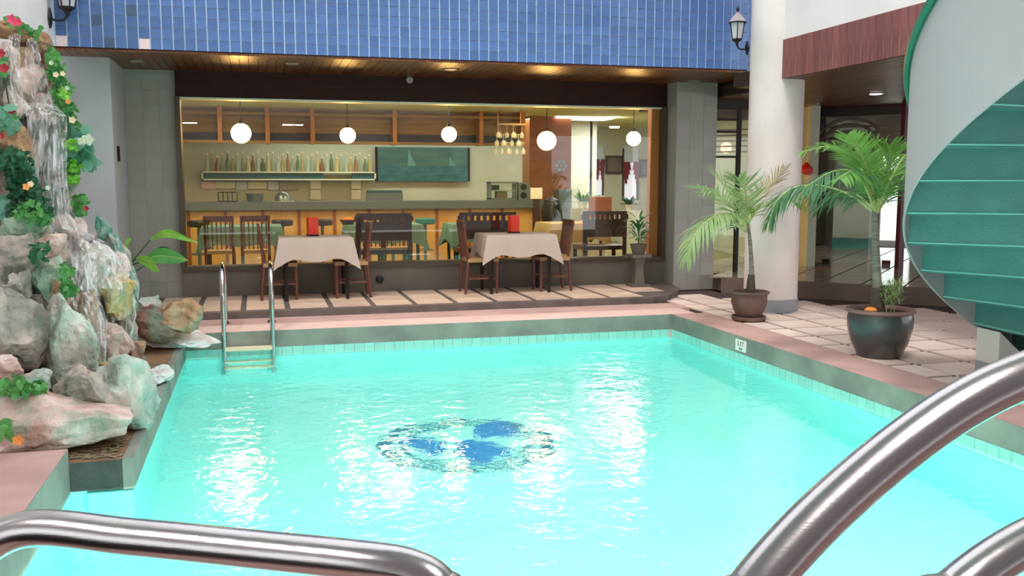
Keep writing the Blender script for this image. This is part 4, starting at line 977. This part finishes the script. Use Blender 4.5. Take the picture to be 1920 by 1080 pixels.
# white pier with grey base under the parapet
mb = MB(); pa = [hp(-.75+.7*i/6, SR-.02, 0) for i in range(7)]; pi_ = [hp(-.05-.7*i/6, SR-.28, 0) for i in range(7)]
mb.v = []; n_ = 14; allp = pa+pi_
def ang(p): return (math.atan2(p[1], p[0])-T0)/DL
for p in allp: mb.v.append((p[0], p[1], .13))
for p in allp: mb.v.append((p[0], p[1], max(.15, Z0+HH*ang(p)-.015)))
mb.f = [tuple(reversed(range(n_))), tuple(n_+i for i in range(n_))]+[(i, (i+1) % n_, n_+(i+1) % n_, n_+i) for i in range(n_)]
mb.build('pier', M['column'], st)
MB().poly([(p[0], p[1]) for p in allp], 0, .13).build('pier_base', M['grey_base'], st)

# ------------------------------------------------------------ depth sign on the right pool edge
q = X_ = None
r = ray(1389, 648); k_ = (PRX-.003)/r.x; q = _C+r*k_
sg = empty('pool_sign', q, label='small white tile sign with red and black lettering on the right pool edge', cat='sign')
MB().box((0, 0, 0), (.006, .2, .11)).build('plate', M['white'], sg)
def text(body, parent, loc, size, m, name='lettering'):
    cu = bpy.data.curves.new(name, 'FONT'); cu.body = body; cu.size = size; cu.align_x = 'CENTER'; cu.align_y = 'CENTER'; cu.extrude = .0008; cu.materials.append(m)
    t_ = bpy.data.objects.new('t', cu); col.objects.link(t_); bpy.context.view_layer.update(); me = bpy.data.meshes.new_from_object(t_.evaluated_get(bpy.context.evaluated_depsgraph_get())); bpy.data.objects.remove(t_)
    o = bpy.data.objects.new(name, me); col.objects.link(o); o.parent = parent; o.location = loc; o.rotation_euler = (PI/2, 0, -PI/2); return o
text('5 FT', sg, (-.004, 0, .012), .07, mat('red_ink', (150, 40, 70), .6)); text('DEEP', sg, (-.004, 0, -.034), .03, mat('black_ink', (40, 50, 60), .6))

# ------------------------------------------------------------ rocks
def rock_mesh(sx, sy, sz, seed, m, rough=.2, cuts=15, sub=4, name='rock'):
    import bmesh
    rnd = random.Random(seed); bm = bmesh.new(); bmesh.ops.create_icosphere(bm, subdivisions=sub, radius=1.0)
    planes = []
    for _ in range(cuts):
        d = Vector((rnd.gauss(0, 1), rnd.gauss(0, 1), rnd.gauss(0, 1))).normalized(); planes.append((d, rnd.uniform(.5, .86)))
    off = Vector((rnd.uniform(0, 50), rnd.uniform(0, 50), rnd.uniform(0, 50)))
    for v in bm.verts:
        p = v.co.copy(); p = Vector([math.copysign(abs(c)**.8, c) for c in p])
        for d, h in planes:
            s_ = p.dot(d)
            if s_ > h: p -= d*(s_-h)*.92
        n_ = noise.noise(p*1.7+off)*rough + noise.noise(p*4.5+off)*rough*.5 + noise.noise(p*11+off)*rough*.2
        p += v.normal*n_; v.co = (p.x*sx*1.12, p.y*sy*1.1, p.z*sz*1.12)
    me = bpy.data.meshes.new(name); bm.to_mesh(me); bm.free(); me.materials.append(m)
    me.polygons.foreach_set('use_smooth', [True]*len(me.polygons))
    try: me.set_sharp_from_angle(angle=math.radians(17))
    except Exception: pass
    return me
WF = empty('rock_waterfall', (-1.4, 7.5, 0), label='artificial rock waterfall of mixed stones against the left wall', cat='waterfall')
rocks = [  # x0,y0,x1,y1,Y,kind,tilt
 (-60, 748, 195, 842, 5.98, 'pink', -4), (95, 690, 215, 795, 6.25, 'grey', -25), (172, 686, 282, 812, 6.4, 'mint', 20),
 (-30, 705, 95, 775, 6.15, 'green', 5), (45, 694, 96, 735, 6.35, 'mint', 0), (-20, 668, 40, 714, 6.3, 'pink', 20), (-10, 548, 70, 700, 6.55, 'grey', 0),
 (78, 560, 162, 738, 6.7, 'mint', 0), (46, 570, 95, 700, 6.8, 'dark', 0), (0, 410, 76, 492, 7.2, 'green', 8), (66, 432, 118, 508, 7.15, 'pink', 30),
 (60, 482, 114, 568, 7.05, 'green', 0), (-10, 440, 58, 525, 7.05, 'grey', 30), (-10, 490, 35, 565, 6.85, 'dark', 0), (12, 500, 64, 606, 6.85, 'grey', 0),
 (100, 533, 128, 580, 7.0, 'tan', 0), (-10, 366, 20, 425, 7.3, 'teal', 0), (118, 452, 216, 524, 7.85, 'pink', 10), (88, 398, 152, 455, 7.9, 'pink', 0),
 (132, 482, 212, 566, 7.6, 'green', 0), (192, 505, 244, 606, 7.7, 'yellow', -8), (118, 560, 182, 648, 7.3, 'tan', 0), (158, 618, 240, 700, 7.35, 'pink', 0),
 (148, 655, 180, 708, 7.0, 'pink', 0), (182, 408, 206, 450, 8.3, 'teal', 0), (198, 440, 226, 505, 8.2, 'teal', 0), (210, 480, 238, 528, 8.0, 'pink', 0),
 (238, 508, 262, 575, 8.6, 'mint', 0), (222, 555, 252, 655, 7.9, 'mint', 8), (194, 678, 242, 712, 6.95, 'yellow', 0), (240, 650, 280, 728, 7.35, 'brown', 0),
 (224, 642, 272, 675, 7.5, 'tan', 0), (255, 556, 304, 592, 9.3, 'mint', 0), (248, 574, 330, 632, 9.2, 'brown', 0), (300, 568, 368, 624, 9.25, 'tan', 0),
 (-15, 42, 62, 78, 8.05, 'tan', 8), (44, 60, 97, 112, 8.1, 'tan', 30), (28, 82, 72, 145, 8.1, 'brown', 0), (58, 78, 96, 150, 8.15, 'brown', 0),
 (-10, 88, 34, 130, 7.95, 'pink', 0), (18, 100, 62, 160, 7.95, 'tan', 0), (20, 130, 78, 190, 7.85, 'pink', 20), (58, 118, 102, 190, 8.05, 'brown', 0),
 (38, 168, 122, 240, 7.95, 'pink', 20), (-10, 160, 44, 230, 7.8, 'pink', 0), (56, 205, 128, 310, 8.05, 'grey', 0), (-10, 242, 62, 295, 7.55, 'tan', 18),
 (58, 285, 132, 390, 8.05, 'grey', 0), (82, 365, 138, 440, 8.05, 'grey', 0), (-10, 205, 32, 262, 7.65, 'teal', 0), (30, 255, 74, 340, 7.9, 'grey', 0),
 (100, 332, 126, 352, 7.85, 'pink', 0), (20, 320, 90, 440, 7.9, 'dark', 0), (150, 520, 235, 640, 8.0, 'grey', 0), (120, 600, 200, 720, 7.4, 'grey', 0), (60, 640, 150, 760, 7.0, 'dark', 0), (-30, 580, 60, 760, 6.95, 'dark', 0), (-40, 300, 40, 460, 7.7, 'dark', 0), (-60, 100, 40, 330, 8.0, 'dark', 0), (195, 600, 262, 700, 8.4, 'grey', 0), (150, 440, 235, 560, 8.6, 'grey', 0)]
for i, (x0, y0, x1, y1, Y, kd, tl_) in enumerate(rocks):
    c = at((x0+x1)/2, (y0+y1)/2, Y); sx = (x1-x0)/2/1762*Y*1.12; sz = (y1-y0)/2/1762*Y*1.12; sy = max(.1, min(.42, (sx+sz)/2*1.0))
    o = inst(rock_mesh(sx, sy, sz, 100+i, R[kd]), 'rock', WF, c-WF.location, (math.radians(random.uniform(-8, 8)), math.radians(tl_), math.radians(random.uniform(-20, 20))))
# loose flat slabs on the ledge
def slab(px_, Y, kd, label, sd, th=.035):
    pts = [at(x, y, Y) for x, y in px_]; zc = sum(p.z for p in pts)/len(pts)
    return pts
for (x0, y0, x1, y1, z, kd, label, sd) in ((248, 606, 378, 652, -.02, 'white', 'large white flat stone overhanging the corner of the pool ledge', 7), (282, 690, 319, 717, -.05, 'white', 'small white stone lying on the orange brown ledge', 9)):
    cc = atz((x0+x1)/2, (y0+y1)/2, z+.03); Yc = cc.y
    sx = (x1-x0)/2/1762*Yc*1.15; sy = .34 if sd == 7 else .17
    o = inst(rock_mesh(sx, sy, .055 if sd == 7 else .035, sd, R[kd], .28, 6), 'flat_stone', None, (cc.x, cc.y, cc.z+(.03 if sd == 7 else 0)), (math.radians(10), math.radians(6), .1)); tag(o, label, 'stone')
# leaf litter on the ledge corner
mb = MB()
for i in range(160):
    x = random.uniform(-1.15, -.82); y = random.uniform(5.64, 6.1); a = random.uniform(0, 6.28)
    leaf_strip(mb, Vector((x, y, -.074+random.uniform(0, .006))), Vector((math.cos(a), math.sin(a), .1)), Vector((0, 0, 1)), random.uniform(.03, .06), .02, .1, 2)
mb.build('leaf_litter', M['palm_dry'], kind='stuff', label='dry leaf litter on the corner of the ledge by the pool', cat='leaf litter')
# pipe outlet in the mint rock
MB().tube([(0, .05, 0), (0, -.03, 0)], .03, 14).build('pipe_outlet', M['black'], None, True, label='small black pipe outlet set in the green white rock above the pool', cat='pipe').location = at(207, 781, 6.05)

# ------------------------------------------------------------ falling water
m, nt, b = new_mat('falling_water'); N, L = nt.nodes, nt.links
tc = N.new('ShaderNodeTexCoord'); mp = N.new('ShaderNodeMapping'); mp.inputs['Scale'].default_value = (52, 52, 2.4); L.new(tc.outputs['Object'], mp.inputs[0])
nz = N.new('ShaderNodeTexNoise'); nz.inputs['Scale'].default_value = 1; nz.inputs['Detail'].default_value = 4; L.new(mp.outputs[0], nz.inputs['Vector'])
rr = N.new('ShaderNodeMapRange'); rr.inputs[1].default_value = .42; rr.inputs[2].default_value = .68; rr.inputs[3].default_value = .10; rr.inputs[4].default_value = .7; L.new(nz.outputs['Fac'], rr.inputs[0])
b.inputs['Base Color'].default_value = rgba((244, 236, 238)); b.inputs['Roughness'].default_value = .25; L.new(rr.outputs[0], b.inputs['Alpha']); M['fall'] = m
def stream(pts, name='water_stream'):   # pts: (x, y, Y, halfwidth px)
    P = []; 
    for i in range(len(pts)-1):
        for k in range(6):
            t = k/6; P.append([pts[i][j]*(1-t)+pts[i+1][j]*t for j in range(4)])
    P.append(list(pts[-1])); mb = MB(); nc = 9
    for (x, y, Y, hw) in P:
        for c in range(nc):
            s_ = -1+2*c/(nc-1); q = at(x+hw*s_, y+4*abs(s_), Y+.05*s_*s_+.02*math.sin(c*2.1+y*.05)); mb.v.append(tuple(q-WF.location))
    for i in range(len(P)-1):
        for c in range(nc-1): b_ = i*nc+c; mb.f.append((b_, b_+1, b_+nc+1, b_+nc))
    mb.build(name, M['fall'], WF, True)
stream([(28, 62, 7.8, 12), (22, 90, 7.7, 14), (24, 130, 7.65, 16), (30, 175, 7.6, 14), (42, 200, 7.5, 14)])
stream([(60, 70, 7.9, 10), (62, 110, 7.8, 16), (72, 160, 7.75, 22), (84, 200, 7.7, 26)])
stream([(70, 192, 7.6, 34), (88, 215, 7.5, 38), (90, 270, 7.45, 36), (92, 340, 7.42, 34), (104, 400, 7.4, 30), (118, 430, 7.4, 34)])
stream([(112, 420, 7.5, 34), (150, 450, 7.45, 48), (178, 480, 7.4, 46), (188, 540, 7.3, 42)])
stream([(150, 470, 7.2, 30), (150, 540, 7.1, 32), (172, 600, 7.0, 30), (172, 680, 6.95, 26)])
stream([(215, 470, 7.8, 22), (222, 520, 7.7, 22), (226, 600, 7.6, 16)])

# ------------------------------------------------------------ climbing plants and flowers on the rocks
def ivy(name, label, cat, spots, m, n, size, flowers=None, wl=.75):
    c0 = at(spots[0][0], spots[0][1], spots[0][3]); o = empty(name, c0, label=label, cat=cat); mb = MB()
    for i in range(n):
        x, y, r_, Y = random.choice(spots); a = random.uniform(0, 2*PI); rr_ = r_*math.sqrt(random.random())
        p = at(x+rr_*math.cos(a), y+rr_*math.sin(a), Y+random.uniform(-.12, .1))-c0
        d = Vector((random.uniform(-1, 1), random.uniform(-1, .2), random.uniform(-1, .6)))
        leaf_strip(mb, p, d, Vector((random.uniform(-1, 1), -1, random.uniform(-1, 1))), size*random.uniform(.6, 1.3), size*wl, .2, 3)
    mb.build('foliage', m, o, kind='stuff')
    st_ = MB()
    for k in range(len(spots)-1):
        a, b = spots[k], spots[k+1]
        st_.tube([at(a[0], a[1], a[3]+.05)-c0, at(b[0], b[1], b[3]+.05)-c0], .006, 5)
    if st_.f: st_.build('stem', M['leaf_dark'], o)
    for (x, y, Y, mk, rr_) in (flowers or []):
        f = MB(); q = at(x, y, Y)-c0
        for k in range(5):
            a = 2*PI*k/5; leaf_strip(f, q, Vector((math.cos(a), -.35, math.sin(a))), Vector((0, -1, 0)), rr_*.5, rr_*.42, .0, 3)
        f.build('flower', M[mk], o)
    return o
ivy('ivy', 'green vine with cream flowers climbing the right side of the rock waterfall', 'vine', [(100, 105, 12, 7.8), (105, 135, 16, 7.8), (115, 170, 18, 7.8), (120, 205, 20, 7.8), (128, 240, 18, 7.8), (130, 280, 16, 7.8), (136, 310, 16, 7.8)], M['leaf'], 760, .04,
    [(105, 140, 7.62, 'petal_cream', .05), (118, 138, 7.62, 'petal_cream', .045), (128, 190, 7.62, 'petal_orange', .05), (136, 225, 7.62, 'petal_cream', .06), (126, 165, 7.6, 'leaf_white', .04), (96, 118, 7.6, 'leaf_white', .04)])
ivy('ivy', 'bright lime leaves hanging in the vine beside the falling water', 'vine', [(120, 175, 9, 7.6), (134, 270, 10, 7.6), (138, 310, 11, 7.6), (137, 335, 6, 7.6)], M['leaf_lime'], 170, .042)
ivy('ivy', 'dark green ivy with small flowers left of the falling water', 'vine', [(20, 300, 22, 7.3), (40, 340, 28, 7.3), (50, 375, 34, 7.3), (70, 400, 26, 7.3), (35, 310, 26, 7.3)], M['leaf_dark'], 900, .042,
    [(50, 350, 7.05, 'petal_orange', .06), (58, 345, 7.05, 'petal_cream', .05), (90, 352, 7.05, 'leaf_white', .04)])
ivy('ivy', 'mid green leaves at the foot of the dark ivy', 'vine', [(60, 395, 22, 7.15), (45, 400, 16, 7.15), (80, 410, 12, 7.15)], M['leaf'], 220, .038)
ivy('ivy', 'tiny dark leaves below the white pink rock', 'vine', [(75, 465, 14, 6.95), (70, 478, 10, 6.95)], M['leaf_dark'], 60, .05)
ivy('ivy', 'small green sprigs in the crevice right of the upright green stone', 'vine', [(125, 505, 10, 6.9), (125, 530, 12, 6.85), (130, 545, 10, 6.85)], M['leaf'], 90, .045)
ivy('variegated_plant', 'blue green and white leaves sticking out right of the vine', 'plant', [(148, 262, 16, 7.7), (158, 275, 14, 7.65), (152, 292, 16, 7.7)], M['leaf_blue'], 60, .11, [(165, 262, 7.5, 'leaf_white', .1), (155, 265, 7.5, 'leaf_white', .08)])
ivy('flowering_sprig', 'sprig with a red flower above the pink rocks', 'plant', [(150, 380, 12, 7.7), (155, 395, 10, 7.7), (145, 372, 8, 7.7)], M['leaf'], 60, .06, [(161, 391, 7.5, 'petal_red', .05)])
ivy('bougainvillea', 'pink flower cluster on top of the rock waterfall', 'flower', [(24, 42, 10, 7.9), (40, 50, 10, 7.9), (66, 58, 10, 7.9)], M['leaf'], 40, .05, [(22, 36, 7.75, 'petal_pink', .08), (34, 42, 7.75, 'petal_pink', .07), (26, 42, 7.72, 'petal_pink', .06)])
ivy('red_flowers', 'dark red flowers at the left edge of the rock waterfall', 'flower', [(5, 118, 8, 7.6), (6, 135, 8, 7.6), (20, 212, 10, 7.5)], M['leaf'], 40, .05, [(2, 100, 7.4, 'petal_red', .07), (8, 128, 7.4, 'petal_red', .08), (22, 208, 7.3, 'petal_red', .06), (3, 255, 7.2, 'petal_red', .05)])
ivy('pale_leaves', 'pale mint leaves at the left edge between the pink rocks', 'plant', [(6, 215, 14, 7.4), (14, 235, 12, 7.4)], M['leaf_blue'], 40, .08)
ivy('fallen_leaf_plant', 'small plant with an orange leaf in front of the flat pink rock', 'plant', [(2, 812, 8, 5.6), (4, 800, 8, 5.6)], M['leaf'], 16, .07, [(34, 825, 5.5, 'petal_orange', .07)])
ivy('low_grass', 'strip of green leaves over the low green rock', 'plant', [(10, 722, 14, 5.95), (40, 722, 16, 5.95), (70, 726, 12, 5.95)], M['leaf'], 110, .06)
# broad leaved plant rising behind the rocks, beside the pier
bl = empty('broad_leaf_plant', at(238, 500, 9.0), label='green plant with arching broad leaves between the rocks and the pier', cat='plant'); c0 = bl.location.copy()
def bigleaf(pts, w_, m, dr=0):
    path = smooth_path(rel(c0, pts, 9.0), 6); mb = MB(); n_ = len(path)
    for i, p in enumerate(path):
        t = i/(n_-1); ww = w_*(math.sin(PI*min(1, t+.02))**.8)+.004; mb.v += [tuple(p+Vector((0, -ww*.4, ww))), tuple(p+Vector((0, 0, 0))), tuple(p+Vector((0, -ww*.4, -ww*.9)))]
    for i in range(n_-1):
        b_ = 3*i; mb.f += [(b_, b_+1, b_+4, b_+3), (b_+1, b_+2, b_+5, b_+4)]
    o = mb.build('leaf', m, bl, True); MB().tube(path, .006, 5).build('rib', M['rib'], o)
bigleaf([(282, 450, 0), (300, 440, -.1), (320, 438, -.15), (338, 444, -.2), (370, 455, -.2)], .035, M['leaf_lime'])
bigleaf([(270, 488, 0), (295, 480, -.05), (325, 482, -.1), (352, 488, -.15)], .07, M['leaf'])
bigleaf([(255, 485, 0), (275, 490, -.1), (290, 500, -.15), (298, 508, -.2)], .055, M['leaf_lime'])
bigleaf([(240, 490, 0), (236, 470, 0), (240, 455, 0), (246, 448, 0)], .05, M['leaf_lime'])
bigleaf([(280, 482, .1), (300, 473, .1), (318, 474, .1), (328, 478, .1)], .05, M['leaf_dark'])
mb = MB()
for a, b in (((240, 500), (282, 450)), ((240, 500), (270, 488)), ((240, 500), (255, 485)), ((238, 505), (240, 490)), ((250, 512), (272, 498))): mb.tube([at(*a, 9.0)-c0, at(*b, 9.0)-c0], .007, 5)
mb.build('stem', M['leaf_dark'], bl)
